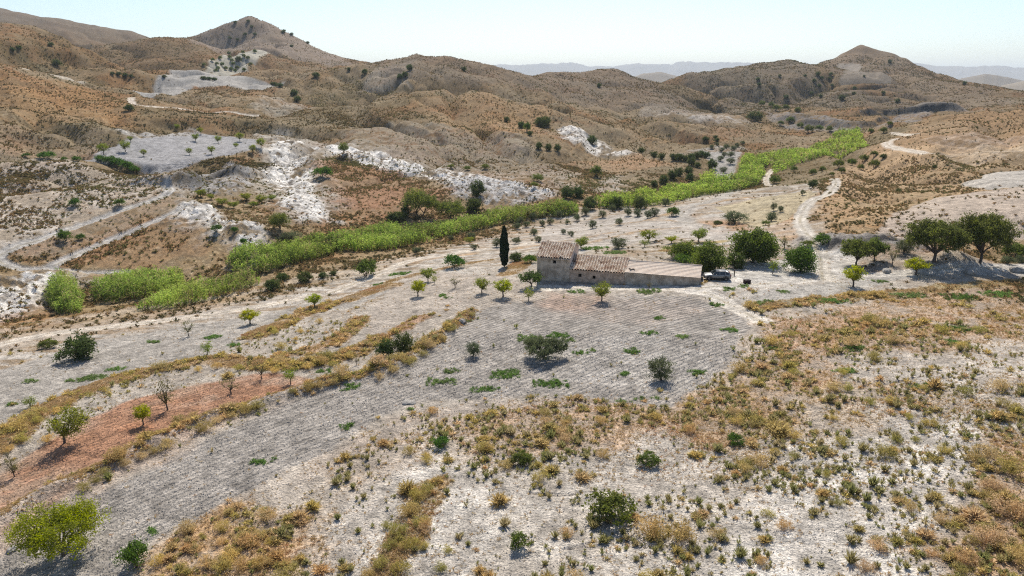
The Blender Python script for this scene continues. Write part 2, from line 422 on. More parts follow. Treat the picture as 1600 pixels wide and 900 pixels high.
C *= (1 - .30 * sstep(130, 330, RR))[..., None] * np.where((RR > 140)[..., None], np.array([.93, .845, .65], np.float32), np.array([1.02, .97, .9], np.float32))
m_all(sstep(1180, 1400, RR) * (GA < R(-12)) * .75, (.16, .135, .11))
FUR = np.zeros(X.shape, np.float32); PHS = np.zeros(X.shape, np.float32); GRV = np.full(X.shape, .5, np.float32)
SCRUB = np.ones(X.shape, np.float32) * sstep(115, 150, RR) * (1 - .5 * rock) * (1 + 1.6 * GUL); TUSS = np.zeros(X.shape, np.float32)
GOLD = np.zeros(X.shape, np.float32); WEED = np.zeros(X.shape, np.float32); ROCKY = np.zeros(X.shape, np.float32)
KIND = np.zeros(X.shape, np.int8)          # 0 ground 1 hills 2 track 3 ploughed field 4 river bed 5 rock
KIND[RR > 330] = 1
# near slope: pinkish stony soil with pale crust
nearw = 1 - sstep(118, 150, RR)
m_all(nearw * .95, (.50, .455, .405))
m_all(nearw * sstep(-.1, .5, n2 + .5 * n3) * .4, (.43, .345, .27))
# pale crust on the slope at the bottom
for pl, w_, col in [([(560,760),(700,712),(900,690),(1080,668),(1200,640),(1400,600),(1700,560),(1760,700),(1600,760),(1500,860),(1400,960),(500,960),(560,850)], .75, (.53,.508,.475)),
                    ([(1150,780),(1300,690),(1500,660),(1600,690),(1560,760),(1440,800),(1350,960),(1050,960)], .8, (.68,.665,.64)),
                    ([(1180,500),(1350,520),(1640,520),(1640,600),(1400,592),(1230,590)], .55, (.60,.57,.53)),
                    ([(640,700),(760,720),(800,800),(760,900),(640,960),(420,960),(500,830)], .5, (.60,.585,.56))]:
    k, w = zone(pl, 20, 3, 5, 7, 41); mix(C, k, w * w_ * (.55 + .45 * sstep(-.3, .3, n3[k])), col)
# dry pink-tan grass cover
for pl, w_, col in [([(640,650),(700,632),(900,628),(1045,640),(1110,606),(1160,545),(1200,505),(1400,462),(1640,436),(1700,470),(1640,530),(1350,560),(1250,620),(1150,690),(900,700),(760,705)], .62, (.47,.31,.185)),
                    ([(1140,590),(1320,600),(1640,600),(1640,640),(1400,640),(1300,690),(1150,700),(1050,690)], .45, (.46,.33,.20)),
                    ([(1500,720),(1570,690),(1700,680),(1700,960),(1400,960),(1450,860)], .68, (.46,.285,.14)),
                    ([(260,850),(340,790),(420,800),(470,850),(480,960),(180,960)], .72, (.47,.29,.13)),
                    ([(480,700),(600,660),(700,690),(640,740),(520,740)], .35, (.47,.36,.27)),
                    ([(1180,505),(1300,490),(1420,500),(1420,540),(1300,560),(1180,545)], .5, (.50,.33,.22))]:
    k, w = zone(pl, 15, 2, 5, 5, 42); mix(C, k, w * w_ * (.5 + .5 * sstep(-.35, .25, n3[k] + .5 * n5[k])), col)
    GOLD[k] = np.maximum(GOLD[k], w * w_ * (.42 if w_ < .66 else .75))
TUSS[:] = nearw * .35
for pl, a in [([(430,800),(560,690),(700,640),(900,625),(1050,640),(1180,500),(1640,440),(1700,960),(380,960)], 1.0), ([(700,700),(1100,640),(1640,590),(1640,720),(1150,760),(800,760)], 1.8), ([(560,700),(720,700),(740,780),(560,790)],.25)]:
    k, w = zone(pl, 8, 2, 3, 6, 43); TUSS[k] = TUSS[k] * (1 - w) + w * a
# bare ground between the river and the house
for pl, w_, col in [([(-90,700),(0,560),(330,490),(600,420),(840,345),(1100,300),(1270,285),(1290,380),(1600,420),(1600,440),(1200,470),(1100,600),(0,800)], .8, (.43,.40,.36)),
                    ([(520,470),(640,405),(840,375),(900,385),(850,420),(700,430),(600,460)], .6, (.52,.49,.45)),
                    ([(1190,500),(1060,450),(1100,440),(1330,430),(1400,440),(1250,470)], .8, (.50,.475,.44))]:
    k, w = zone(pl, 15, 2, 4, 8, 44); mix(C, k, w * w_ * (.6 + .4 * sstep(-.3, .3, n3[k])), col)
    SCRUB[k] *= 1 - .95 * w
k, w = zone([(-90,640),(0,545),(330,480),(600,405),(840,335),(1100,300),(1280,285),(1290,380),(1200,400),(1050,395),(840,400),(620,470),(400,520),(0,620)], 10, 2, 4, 8, 57)
st_ = fbm(X[k] * .22 + Y[k] * .02, Y[k] + X[k] * .12, 1.5, 4, 58); st2 = fbm(X[k] * .3, Y[k], 4.5, 3, 59)
mix(C, k, w * .75 * sstep(.05, .4, st_ + .4 * st2), (.30, .22, .14)); mix(C, k, w * .6 * sstep(.05, .4, -st_ + .3 * st2), (.56, .54, .51))
# left pale mound and the slopes by the switchback
for pl, w_, col in [([(-60,330),(-60,250),(100,248),(200,270),(262,298),(150,342),(60,370),(-60,400)], .85, (.60,.55,.50)),
                    ([(-60,180),(60,190),(160,200),(180,230),(60,245),(-60,248)], .3, (.50,.44,.38)),
                    ([(60,405),(170,365),(320,322),(330,360),(310,400),(200,420),(100,420)], .6, (.38,.20,.10)),
                    ([(20,395),(120,358),(250,315),(300,310),(240,338),(110,392),(40,410)], .55, (.38,.23,.12))]:
    k, w = zone(pl, 12, 2, 5, 8, 45); mix(C, k, w * w_ * (.5 + .5 * sstep(-.2, .35, n2[k] + n3[k] * .6)), col)
# patches of bare rock and white eroded marl
WHITE = [([(-60,396),(60,370),(240,310),(268,298),(305,318),(250,332),(100,388),(-40,412)], .2, (.62,.60,.57)),
 ([(230,350),(330,325),(330,400),(260,412),(300,370)], .5, (.64,.63,.61)),
 ([(250,268),(300,285),(330,322),(290,325),(240,300)], .6, (.58,.57,.55)),
 ([(398,200),(440,196),(560,225),(520,250),(540,330),(500,350),(440,345),(400,300)], .5, (.60,.585,.56)),
 ([(540,190),(700,195),(800,215),(900,270),(900,300),(760,285),(640,255),(540,225)], .42, (.56,.54,.51)),
 ([(-60,425),(100,428),(240,432),(300,412),(330,400),(330,415),(240,436),(80,446),(-60,450)], .5, (.56,.54,.52)),
 ([(1010,150),(1120,165),(1180,185),(1100,190),(1000,172)], .35, (.44,.42,.40)),
([(418,215),(452,212),(476,262),(505,318),(525,348),(470,345),(436,300),(414,262)], .95, (.82,.815,.80)),
 ([(500,222),(560,232),(662,254),(720,270),(800,286),(884,300),(872,312),(800,304),(752,300),(700,292),(640,268),(520,246)], .95, (.84,.835,.825)),
 ([(690,275),(760,280),(870,300),(870,316),(760,322),(712,310)], .8, (.52,.53,.55)),
 ([(285,322),(325,318),(400,345),(432,386),(400,404),(345,398),(318,372),(305,340)], .9, (.80,.795,.78)),
 ([(-60,440),(60,432),(75,470),(30,492),(-60,520)], .85, (.82,.815,.80)),
 ([(278,275),(360,252),(392,262),(370,300),(330,306),(290,296)], .8, (.42,.42,.43)),
 ([(865,192),(930,204),(985,230),(920,228),(880,215)], .8, (.82,.815,.80)),
 ([(590,100),(650,92),(640,128),(560,128)], .35, (.45,.43,.41)),
 ([(1440,217),(1560,198),(1640,190),(1640,218),(1500,236)], .5, (.56,.54,.51)),
 ([(190,205),(220,192),(300,190),(345,205),(300,202),(210,212)], .8, (.50,.50,.50)),
 ([(400,140),(470,150),(500,160),(440,168),(400,160)], .35, (.56,.54,.50)),
 ([(1200,168),(1290,184),(1340,192),(1400,194),(1330,204),(1270,200),(1210,182)], .7, (.24,.24,.255)),
 ([(1395,186),(1420,174),(1500,160),(1512,170),(1450,176),(1410,190)], .7, (.25,.25,.27)),
 ([(1280,380),(1350,376),(1420,380),(1420,392),(1340,392)], .8, (.36,.35,.34)),
 ([(1040,176),(1130,180),(1170,194),(1080,190)], .5, (.50,.48,.46)),
 ([(1060,240),(1100,225),(1170,222),(1160,236),(1090,240)], .5, (.50,.50,.50)),
 ([(550,300),(620,285),(660,310),(600,335),(520,320)], .0, (.5,.5,.5)),
 ([(940,268),(990,272),(980,300),(930,300)], .5, (.60,.58,.55))]
for pl, w_, col in WHITE:
    k, w = zone(pl, 18, 2.5, 8, 14, 46)
    streak = sstep(-.3, .12, n3[k] * .8 + n2[k] * .7 + .12)
    mix(C, k, w * w_ * streak, col)
    mix(C, k, w * .75 * sstep(.1, .36, n5[k] - n3[k] * .5), (.16, .15, .14) if w_ > .75 else (.2, .165, .12))
    ROCKY[k] = np.maximum(ROCKY[k], w * w_); SCRUB[k] *= 1 - .75 * w
    if w_ > .75: KIND[k] = np.where(w > .6, 5, KIND[k])
# rusty slope right of the white spur; orange cover on the far slopes
for pl, w_, col in [([(490,250),(620,262),(700,300),(690,330),(560,340),(520,320)], .65, (.36,.19,.11)),
                    ([(640,150),(760,140),(860,160),(830,215),(700,205)], .4, (.45,.28,.14)),
                    ([(-60,100),(60,110),(200,140),(210,190),(60,180),(-60,160)], .45, (.42,.25,.115)),
                    ([(900,240),(1000,230),(1050,255),(960,270)], .45, (.46,.25,.13)),
                    ([(1300,260),(1420,195),(1640,165),(1640,205),(1480,225),(1360,300),(1300,370),(1280,330)], .55, (.46,.29,.165)),
                    ([(1330,245),(1640,205),(1640,300),(1500,300),(1400,330),(1300,375),(1275,330)], .6, (.52,.38,.235)),
                    ([(1560,320),(1640,310),(1640,400),(1590,390)], .7, (.46,.27,.12)),
                    ([(1080,335),(1150,345),(1180,360),(1120,366),(1085,350)], .7, (.42,.25,.14)),
                    ([(1210,340),(1250,310),(1256,372),(1215,384)], .7, (.44,.28,.15))]:
    k, w = zone(pl, 15, 3, 6, 10, 47); mix(C, k, w * w_ * (.5 + .5 * sstep(-.3, .3, n2[k])), col)
for pl, w_, col in [([(1070,125),(1130,106),(1220,92),(1270,100),(1290,125),(1400,150),(1500,165),(1400,180),(1250,165),(1150,165)], .8, (.15,.128,.10)),
                    ([(1270,100),(1340,78),(1440,105),(1620,160),(1500,160),(1330,120)], .5, (.20,.165,.13)),
                    ([(560,96),(640,84),(720,90),(860,108),(1000,117),(1100,150),(1170,168),(1060,172),(1000,160),(860,140),(720,122),(620,120)], .75, (.165,.135,.105)),
                    ([(296,66),(340,40),(390,18),(440,40),(500,74),(565,96),(480,92),(400,76)], .85, (.235,.195,.165)),
                    ([(1090,192),(1260,214),(1230,220),(1080,205)], .4, (.24,.19,.13))]:
    k, w = zone(pl, 30, 8, 10, 30, 62); mix(C, k, w * w_ * (.7 + .3 * sstep(-.3, .3, n2[k])), col)
for pl, f_, w_ in [([(1300,385),(1262,335),(1320,240),(1420,215),(1660,205),(1660,400),(1450,400)], .4, 0), ([(296,66),(340,40),(390,18),(440,40),(500,74),(565,96),(480,92),(400,76)], .3, 0), ([(430,160),(640,168),(800,212),(905,262),(760,270),(600,228),(440,205)], 3.2, .55), ([(220,165),(330,170),(450,172),(440,205),(330,195),(210,185)], 2.6, .5), ([(-60,150),(80,160),(190,190),(190,215),(60,215),(-60,215)], 2.4, .45), ([(1060,100),(1300,130),(1400,160),(1250,168),(1100,150)], 1.8, .2)]:
    k, w = zone(pl, 25, 6, 10, 25, 69); SCRUB[k] *= 1 + (f_ - 1) * w
    mix(C, k, w * w_ * sstep(-.3, .25, n3[k] + n2[k] * .5), (.19, .155, .09))
# fields
FCOL = {'central': (.365,.345,.325), 'lower': (.39,.37,.345), 'red': (.41, .225, .14), 'orchard': (.44,.395,.35), 'slope': (.35,.355,.375), 'upper': (.36,.355,.345),
        'grove': (.40,.39,.34), 'right': (.49,.425,.37), 'knoll': (.46,.44,.41), 'valley': (.36,.35,.335), 'yellow': (.46,.40,.27), 'terraces': (.50,.475,.45),
        'yard': (.60,.585,.56), 'verge': (.44,.425,.40), 'peakfield': (.27,.24,.205), 'peakfield2': (.215,.185,.15), 'upland': (.46,.42,.36)}
for n, pl in FIELDS.items():
    s_ = 3 if n in ('upper', 'grove', 'peakfield', 'peakfield2', 'upland', 'slope') else 1
    k, w = zone(pl, 8, .5 * s_, .9 * s_, 4 * s_, 48)
    mix(C, k, w * (.6 if n == 'terraces' else .85 if n in ('right', 'yellow') else .95), FCOL[n])
    SCRUB[k] *= 1 - (.6 if n in ('right', 'yellow', 'terraces') else .985) * w
    GOLD[k] *= 1 - .95 * w; TUSS[k] *= 1 - .96 * w
    if n in ('central', 'lower', 'orchard', 'slope', 'red', 'terraces', 'verge', 'yellow'): FUR[k] = np.maximum(FUR[k] * (1 - w), w * {'central': 1, 'red': .8, 'slope': .9, 'orchard': .7}.get(n, .55))
    KIND[k] = np.where(w > .5, 3, KIND[k])
k, w = zone([(-80,720),(50,716),(110,755),(20,830),(-80,890)], 6, 2, 4, 6, 70); mix(C, k, w * .65, (.45,.345,.265))
k, w = zone(FIELDS['red'], 4, .6, 1.2, 4, 66); mix(C, k, w * .7 * sstep(.0, .45, n2[k] + .5 * n3[k]), (.46, .36, .29)); mix(C, k, w * .5 * sstep(.1, .5, n3[k] - n2[k] * .4), (.33, .155, .085))
# soils within the fields
for pl, w_, col in [([(820,470),(960,462),(1090,468),(1080,500),(960,505),(860,495)], .22, (.42,.31,.25)),
                    ([(850,455),(950,462),(930,492),(850,488)], .42, (.42,.27,.20)),
                    ([(-60,850),(60,770),(200,700),(340,640),(420,620),(500,600),(420,640),(280,705),(140,780),(-60,900)], .75, (.47,.38,.32)),
                    ([(600,660),(760,628),(860,622),(980,632),(760,650),(640,680),(480,740)], .5, (.47,.40,.35)),
                    ([(200,640),(300,600),(380,588),(330,600),(230,640)], .6, (.55,.47,.38)),
                    ([(640,500),(760,470),(700,500)], .6, (.60,.55,.49)),
                    ([(780,560),(1000,520),(1120,560),(1080,610),(900,600)], .35, (.50,.49,.475)),
                    ([(640,470),(720,500),(680,520),(600,540)], .5, (.47,.43,.38))]:
    k, w = zone(pl, 8, 1.5, 2.5, 5, 49); mix(C, k, w * w_ * (.65 + .35 * sstep(-.3, .3, n3[k])), col)
# furrows follow this line
GUIDE = smooth_line(W([(-140,990),(0,905),(150,815),(300,742),(430,684),(560,632),(680,584),(790,540),(900,502),(1000,474),(1100,448)]))
kf = FUR > 0.01
d_, sg_, _ = seg_dist(X[kf], Y[kf], GUIDE, False)
PHS[kf] = d_ * sg_ / 0.78
# the stony bank between the grey and the red field, other banks and terrace edges
BANKS = [([(-80,860),(0,815),(60,780),(130,745),(190,718),(250,690),(300,668),(350,648),(400,634),(440,622),(500,604),(560,592),(610,575),(650,552),(690,524),(735,490)], 1.1, .95, (.54,.50,.45), 1.3),
 ([(-80,740),(0,700),(50,655),(100,628),(150,606),(220,586),(260,576),(330,566),(400,572),(460,574),(540,556),(590,532)], 2.0, .5, (.46,.30,.12), 1.0),
 ([(400,525),(440,508),(480,490),(540,470),(610,448)], 2.2, .5, (.46,.29,.11), .9),
 ([(440,560),(500,545),(545,520),(560,500)], 1.6, .3, (.47,.27,.11), .8),
 ([(620,520),(650,500),(672,492)], 1.2, .2, (.50,.23,.09), .8),
 ([(0,512),(60,506),(100,497),(200,482),(330,464),(430,446)], 1.3, .4, (.40,.27,.13), .8),
 ([(540,470),(600,445),(640,432),(720,415),(790,402)], 1.0, .3, (.42,.31,.17), .5),
 ([(580,430),(660,408),(740,398)], 1.0, .25, (.45,.30,.16), .5),
 ([(640,385),(700,372),(760,366),(840,362)], .9, .3, (.40,.25,.13), .6),
 ([(800,390),(880,378),(960,366)], .9, .3, (.40,.26,.13), .6),
 ([(905,382),(960,372),(1010,362),(1060,356)], .8, .3, (.40,.27,.14), .5),
 ([(960,352),(1030,344),(1090,350),(1140,356)], .8, .3, (.40,.27,.14), .5),
 ([(1010,345),(1060,330),(1110,318),(1170,304)], 1.0, .3, (.42,.28,.14), .5),
 ([(795,428),(815,412),(832,404)], 2.2, .1, (.45,.32,.17), .8),
 ([(1040,392),(1060,384),(1130,378)], 1.5, .1, (.46,.36,.15), .8),
 ([(640,770),(668,760),(690,752)], 1.0, .1, (.44,.31,.15), .9),
 ([(560,960),(600,890),(640,830),(670,775)], 1.3, .25, (.46,.37,.25), 1.2),
 ([(1180,480),(1300,470),(1420,456),(1640,440)], 1.6, .1, (.42,.34,.14), .9),
 ([(1010,380),(1080,365),(1130,355)], .8, .2, (.46,.42,.37), .2),
 ([(130,250),(190,254),(245,264),(330,250),(402,234)], 1.0, .4, (.28,.21,.10), .3)]
for pl, w_, hgt, col, dn in BANKS:
    k, w, dd, al = band(pl, w_, .5, .8, 2.5, 51)
    Zn[k] += hgt * np.exp(-(dd / (w_ * 1.1)) ** 2) * (.75 + .5 * fbm(X[k], Y[k], 3, 3, 52))
    mix(C, k, w * .8 * (.6 + .4 * sstep(-.3, .3, n3[k])), col)
    GOLD[k] = np.maximum(GOLD[k], w * dn * 1.6); FUR[k] *= 1 - w
    KIND[k] = np.where((w > .5) & (KIND[k] == 3), 0, KIND[k])
# cracks where rain has cut the crust
for pl in ([(828,770),(850,773),(875,774),(905,771)], [(878,857),(900,853),(915,850),(928,844)], [(1372,604),(1400,598),(1425,592),(1445,588)], [(990,812),(1020,806),(1050,800)]):
    k, w, dd, al = band(pl, .14, .1, .12, 1.2, 65); Zn[k] -= w * .16; mix(C, k, w * .4, (.28, .25, .22))
# river bed sand beside the reeds
k, w, dd, al = band([(-80,530),(60,505),(200,485),(330,465),(430,444),(560,424),(640,404)], 3.0, 1.5, 2.0, 5, 53)
mix(C, k, w * .6, (.54,.47,.39)); KIND[k] = np.where(w > .5, 4, KIND[k]); SCRUB[k] *= 1 - .8 * w
k, w, dd, al = band([(1150,292),(1120,312),(1080,322),(1068,338),(1080,350),(1130,360)], 2.2, 1, 1.5, 5, 54)
mix(C, k, w * .8, (.44,.42,.39)); KIND[k] = np.where(w > .5, 4, KIND[k]); SCRUB[k] *= 1 - .8 * w
# tracks
for n, (pl, hw) in ROADS.items():
    k, w, dd, al = band(pl, hw, .25, .5, 2.5, 55)
    rut = np.exp(-((np.abs(dd) - .75) / .38) ** 2)
    base = {'river': (.58,.52,.45), 'front': (.74,.70,.64), 'house': (.60,.58,.55), 'south': (.52,.49,.44), 'bend': (.46,.455,.45), 'bend2': (.48,.47,.46)}.get(n, (.56,.50,.43))
    mix(C, k, w * .9, base)
    mix(C, k, w * rut * .75 * (.7 + .3 * sstep(-.3, .3, n3[k])), (.68,.65,.60) if n != 'bend' else (.56,.55,.54))
    mix(C, k, w * .55 * np.exp(-(dd / .32) ** 2) * sstep(-.35, .2, n3[k] + .4 * n2[k]), (.33, .29, .19))
    Zn[k] -= w * rut * .06
    if n in ('bend', 'bend2', 'hill'):      # cut into the slope: dark bank above
        Zn[k] -= w * .35
    for Q_ in (SCRUB, TUSS, GOLD, FUR): Q_[k] *= 1 - .97 * w
    KIND[k] = np.where(w > .5, 2, KIND[k])
# low dark cliff behind the bend of the reeds, and rock steps in the gully
for pl, h_, wd_, tail in [([(1215,176),(1250,186),(1290,193),(1330,197),(1370,192),(1400,186)], 5, 4, 50), ([(1330,186),(1380,180),(1420,178),(1470,170),(1515,167)], 6, 4, 50), ([(285,296),(320,280),(350,276),(380,280)], 4, 3, 25), ([(1285,388),(1350,384),(1420,388)], .8, 1.2, 12)]:
    P = smooth_line(W(pl)); k = near_box(P, tail * 3); d, sg, al = seg_dist(X[k], Y[k], P, False); dd = d * sg + fbm(X[k], Y[k], 18, 3, 64) * wd_ * 1.3
    L_ = al / al.max(); ends = sstep(0, .12, L_) * sstep(1, .88, L_)
    up_ = sstep(-wd_, wd_, dd) * np.exp(-np.maximum(dd, 0) / tail) * ends
    Zn[k] += h_ * up_
    face = np.exp(-(dd / (wd_ * 1.2)) ** 2) * ends
    mix(C, k, face * .9 * sstep(-.45, .1, n2[k] + n3[k] * .5), (.085, .083, .082)); ROCKY[k] = np.maximum(ROCKY[k], face * .5)
# crumbly rock: slanting ribs
rk = ROCKY > .03
strata = np.abs(fbm(X[rk] * .8 + Y[rk] * .5, Y[rk] * 1.6 - X[rk] * .3, 5.5, 4, 61))
rill = np.abs(fbm(X[rk] + .3 * Y[rk] + 1.5 * fbm(X[rk], Y[rk], 9, 2, 67), Y[rk] * .24 - X[rk] * .05, 4.2, 4, 68))
Zn[rk] += ROCKY[rk] * ((.4 - rill) * 2.4 + (.5 - strata) * 1.5)
# eroded dark cliff behind the river bend
WX, WY = X, Y
ZF = Zn
G = Grid(ZF)
G0.Z = ZB
# small soil colour variation
C *= (1 + .42 * n5 * sstep(1300, 200, RR) + .28 * n3 + .12 * fbm(X, Y, .45, 2, 63) * sstep(150, 90, RR))[..., None]
C *= np.where((RR < 110)[..., None], np.array([.79, .755, .705], np.float32), np.array([.82, .785, .735], np.float32))
C = np.clip(C, .02, .85)

# ---------------------------------------------------------------- ground material and meshes
def ground_material():
    m = bpy.data.materials.new('stony_soil'); m.use_nodes = True
    t = m.node_tree; N = t.nodes; L = t.links
    bs = N['Principled BSDF']; bs.inputs['Roughness'].default_value = .95; bs.inputs['Specular IOR Level'].default_value = .12
    at = N.new('ShaderNodeAttribute'); at.attribute_name = 'cover'
    fu = N.new('ShaderNodeAttribute'); fu.attribute_name = 'furrow'
    ph = N.new('ShaderNodeAttribute'); ph.attribute_name = 'furrow_phase'
    geo = N.new('ShaderNodeNewGeometry')
    def noise(sc, det, rough=.6):
        n = N.new('ShaderNodeTexNoise'); n.inputs['Scale'].default_value = sc; n.inputs['Detail'].default_value = det; n.inputs['Roughness'].default_value = rough
        L.new(geo.outputs['Position'], n.inputs['Vector']); return n.outputs['Fac']
    def mth(op, a, b=None, c=None, clamp=False):
        n = N.new('ShaderNodeMath'); n.operation = op; n.use_clamp = clamp
        for i, q in enumerate((a, b, c)):
            if q is None: continue
            if isinstance(q, (int, float)): n.inputs[i].default_value = q
            else: L.new(q, n.inputs[i])
        return n.outputs[0]
    nA = noise(5.5, 3, .75); nB = noise(1.3, 4, .7)
    vo = N.new('ShaderNodeTexVoronoi'); vo.inputs['Scale'].default_value = 3.2; L.new(geo.outputs['Position'], vo.inputs['Vector'])
    # pebbles and clods differ in tone
    f = mth('MULTIPLY_ADD', mth('SUBTRACT', nA, .5), 2.6, 1.0)
    g = mth('MULTIPLY_ADD', mth('SUBTRACT', nB, .5), 1.1, 1.0)
    mul = mth('MULTIPLY', f, g)
    vm = N.new('ShaderNodeVectorMath'); vm.operation = 'SCALE'
    L.new(at.outputs['Color'], vm.inputs[0]); L.new(mul, vm.inputs['Scale'])
    L.new(vm.outputs[0], bs.inputs['Base Color'])
    wob = mth('MULTIPLY_ADD', mth('SUBTRACT', noise(.35, 2), .5), 1.2, ph.outputs['Fac'])
    sn = mth('SINE', mth('MULTIPLY', wob, 2 * math.pi))
    h1 = mth('MULTIPLY', mth('MULTIPLY', sn, fu.outputs['Fac']), .075)
    h2 = mth('MULTIPLY', nA, .26)
    h3 = mth('MULTIPLY', nB, .42)
    h4 = mth('MULTIPLY', vo.outputs['Distance'], -.10)
    hh = mth('ADD', mth('ADD', h1, h2), mth('ADD', h3, h4))
    bp = N.new('ShaderNodeBump'); bp.inputs['Strength'].default_value = .9; bp.inputs['Distance'].default_value = 1.0
    L.new(hh, bp.inputs['Height']); L.new(bp.outputs[0], bs.inputs['Normal'])
    return m
M_GROUND = ground_material()
nr, nc = GA.shape
VV = np.stack([X, Y, ZF], -1).reshape(-1, 3)
idx = np.arange(nr * nc).reshape(nr, nc)
FQ = np.stack([idx[:-1, :-1], idx[:-1, 1:], idx[1:, 1:], idx[1:, :-1]], -1).reshape(-1, 4)
# vertex normals of the whole sheet, so that neighbouring sheets meet without a seam
dA = np.stack([np.gradient(X, axis=1), np.gradient(Y, axis=1), np.gradient(ZF, axis=1)], -1)
dS = np.stack([np.gradient(X, axis=0), np.gradient(Y, axis=0), np.gradient(ZF, axis=0)], -1)
NV = np.cross(dA, dS); NV /= np.linalg.norm(NV, axis=-1, keepdims=True) + 1e-12
NV *= np.sign(NV[..., 2:3]); NV = NV.reshape(-1, 3)
FK = KIND[:-1, :-1].reshape(-1)
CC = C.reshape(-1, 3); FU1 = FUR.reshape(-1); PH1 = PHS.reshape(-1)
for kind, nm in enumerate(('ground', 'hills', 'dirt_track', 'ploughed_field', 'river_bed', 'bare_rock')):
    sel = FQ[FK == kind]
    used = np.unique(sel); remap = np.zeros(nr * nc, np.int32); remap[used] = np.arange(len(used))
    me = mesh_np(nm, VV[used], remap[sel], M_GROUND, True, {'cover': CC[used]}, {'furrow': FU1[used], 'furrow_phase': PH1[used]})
    me.normals_split_custom_set_from_vertices(NV[used].astype(np.float32))
    tag(ob(nm, me), kind='structure')
# disc under the camera closes the sheet
m0 = MB(); ring = [(6.02 * math.sin(a), 6.02 * math.cos(a), float(G.at(6 * math.sin(a), 6 * math.cos(a))) - .02) for a in np.linspace(0, 2 * math.pi, 48, endpoint=False)]
m0.add(ring[::-1], [tuple(range(48))]); tag(m0.build('ground', M_GROUND), kind='structure')
# ---------------------------------------------------------------- plant materials
def leaf_material(name, col, trans=.35, attr=False, objcol=False, var=.35, hue=.02, tcol=None):
    m = bpy.data.materials.new(name); m.use_nodes = True
    t = m.node_tree; N = t.nodes; L = t.links
    N.remove(N['Principled BSDF']); out = N['Material Output']
    va = N.new('ShaderNodeAttribute'); va.attribute_name = 'var'
    mr = N.new('ShaderNodeMapRange'); mr.inputs['To Min'].default_value = 1 - var; mr.inputs['To Max'].default_value = 1 + var * 1.3
    L.new(va.outputs['Fac'], mr.inputs['Value'])
    if attr:
        c = N.new('ShaderNodeAttribute'); c.attribute_name = 'tint'; co = c.outputs['Color']
    elif objcol:
        c = N.new('ShaderNodeObjectInfo'); co = c.outputs['Color']
    else:
        c = N.new('ShaderNodeRGB'); c.outputs[0].default_value = (*col, 1); co = c.outputs[0]
        oi = N.new('ShaderNodeObjectInfo'); hs = N.new('ShaderNodeHueSaturation')
        r1 = N.new('ShaderNodeMapRange'); r1.inputs['To Min'].default_value = .5 - hue; r1.inputs['To Max'].default_value = .5 + hue
        r2 = N.new('ShaderNodeMapRange'); r2.inputs['To Min'].default_value = .8; r2.inputs['To Max'].default_value = 1.2
        L.new(oi.outputs['Random'], r1.inputs['Value']); L.new(va.outputs['Fac'], r2.inputs['Value'])
        L.new(r1.outputs[0], hs.inputs['Hue']); L.new(r2.outputs[0], hs.inputs['Saturation']); L.new(co, hs.inputs['Color']); co = hs.outputs[0]
    vm = N.new('ShaderNodeVectorMath'); vm.operation = 'SCALE'
    L.new(co, vm.inputs[0]); L.new(mr.outputs[0], vm.inputs['Scale'])
    d = N.new('ShaderNodeBsdfDiffuse'); tr = N.new('ShaderNodeBsdfTranslucent'); mx = N.new('ShaderNodeMixShader')
    mx.inputs[0].default_value = trans
    L.new(vm.outputs[0], d.inputs['Color'])
    if tcol:
        mt = N.new('ShaderNodeVectorMath'); mt.operation = 'MULTIPLY'; mt.inputs[1].default_value = tcol
        L.new(vm.outputs[0], mt.inputs[0]); L.new(mt.outputs[0], tr.inputs['Color'])
    else: L.new(vm.outputs[0], tr.inputs['Color'])
    L.new(d.outputs[0], mx.inputs[1]); L.new(tr.outputs[0], mx.inputs[2]); L.new(mx.outputs[0], out.inputs['Surface'])
    return m
def plain(name, col, rough=.8, spec=.2, metal=0, noise=None, bump=0):
    m = bpy.data.materials.new(name); m.use_nodes = True
    t = m.node_tree; N = t.nodes; L = t.links; b = N['Principled BSDF']
    b.inputs['Base Color'].default_value = (*col, 1); b.inputs['Roughness'].default_value = rough
    b.inputs['Specular IOR Level'].default_value = spec; b.inputs['Metallic'].default_value = metal
    if noise:
        sc, c2, lo, hi = noise
        tc = N.new('ShaderNodeTexCoord'); n = N.new('ShaderNodeTexNoise'); n.inputs['Scale'].default_value = sc; n.inputs['Detail'].default_value = 5; n.inputs['Roughness'].default_value = .65
        L.new(tc.outputs['Object'], n.inputs['Vector'])
        cr = N.new('ShaderNodeValToRGB'); cr.color_ramp.elements[0].position = lo; cr.color_ramp.elements[1].position = hi
        cr.color_ramp.elements[0].color = (*col, 1); cr.color_ramp.elements[1].color = (*c2, 1)
        L.new(n.outputs['Fac'], cr.inputs[0]); L.new(cr.outputs[0], b.inputs['Base Color'])
        if bump:
            bp = N.new('ShaderNodeBump'); bp.inputs['Strength'].default_value = bump; bp.inputs['Distance'].default_value = .05
            L.new(n.outputs['Fac'], bp.inputs['Height']); L.new(bp.outputs[0], b.inputs['Normal'])
    return m
M_BARK = plain('bark', (.07, .055, .045), .9, .1, noise=(9, (.16, .13, .11), .35, .7), bump=.6)
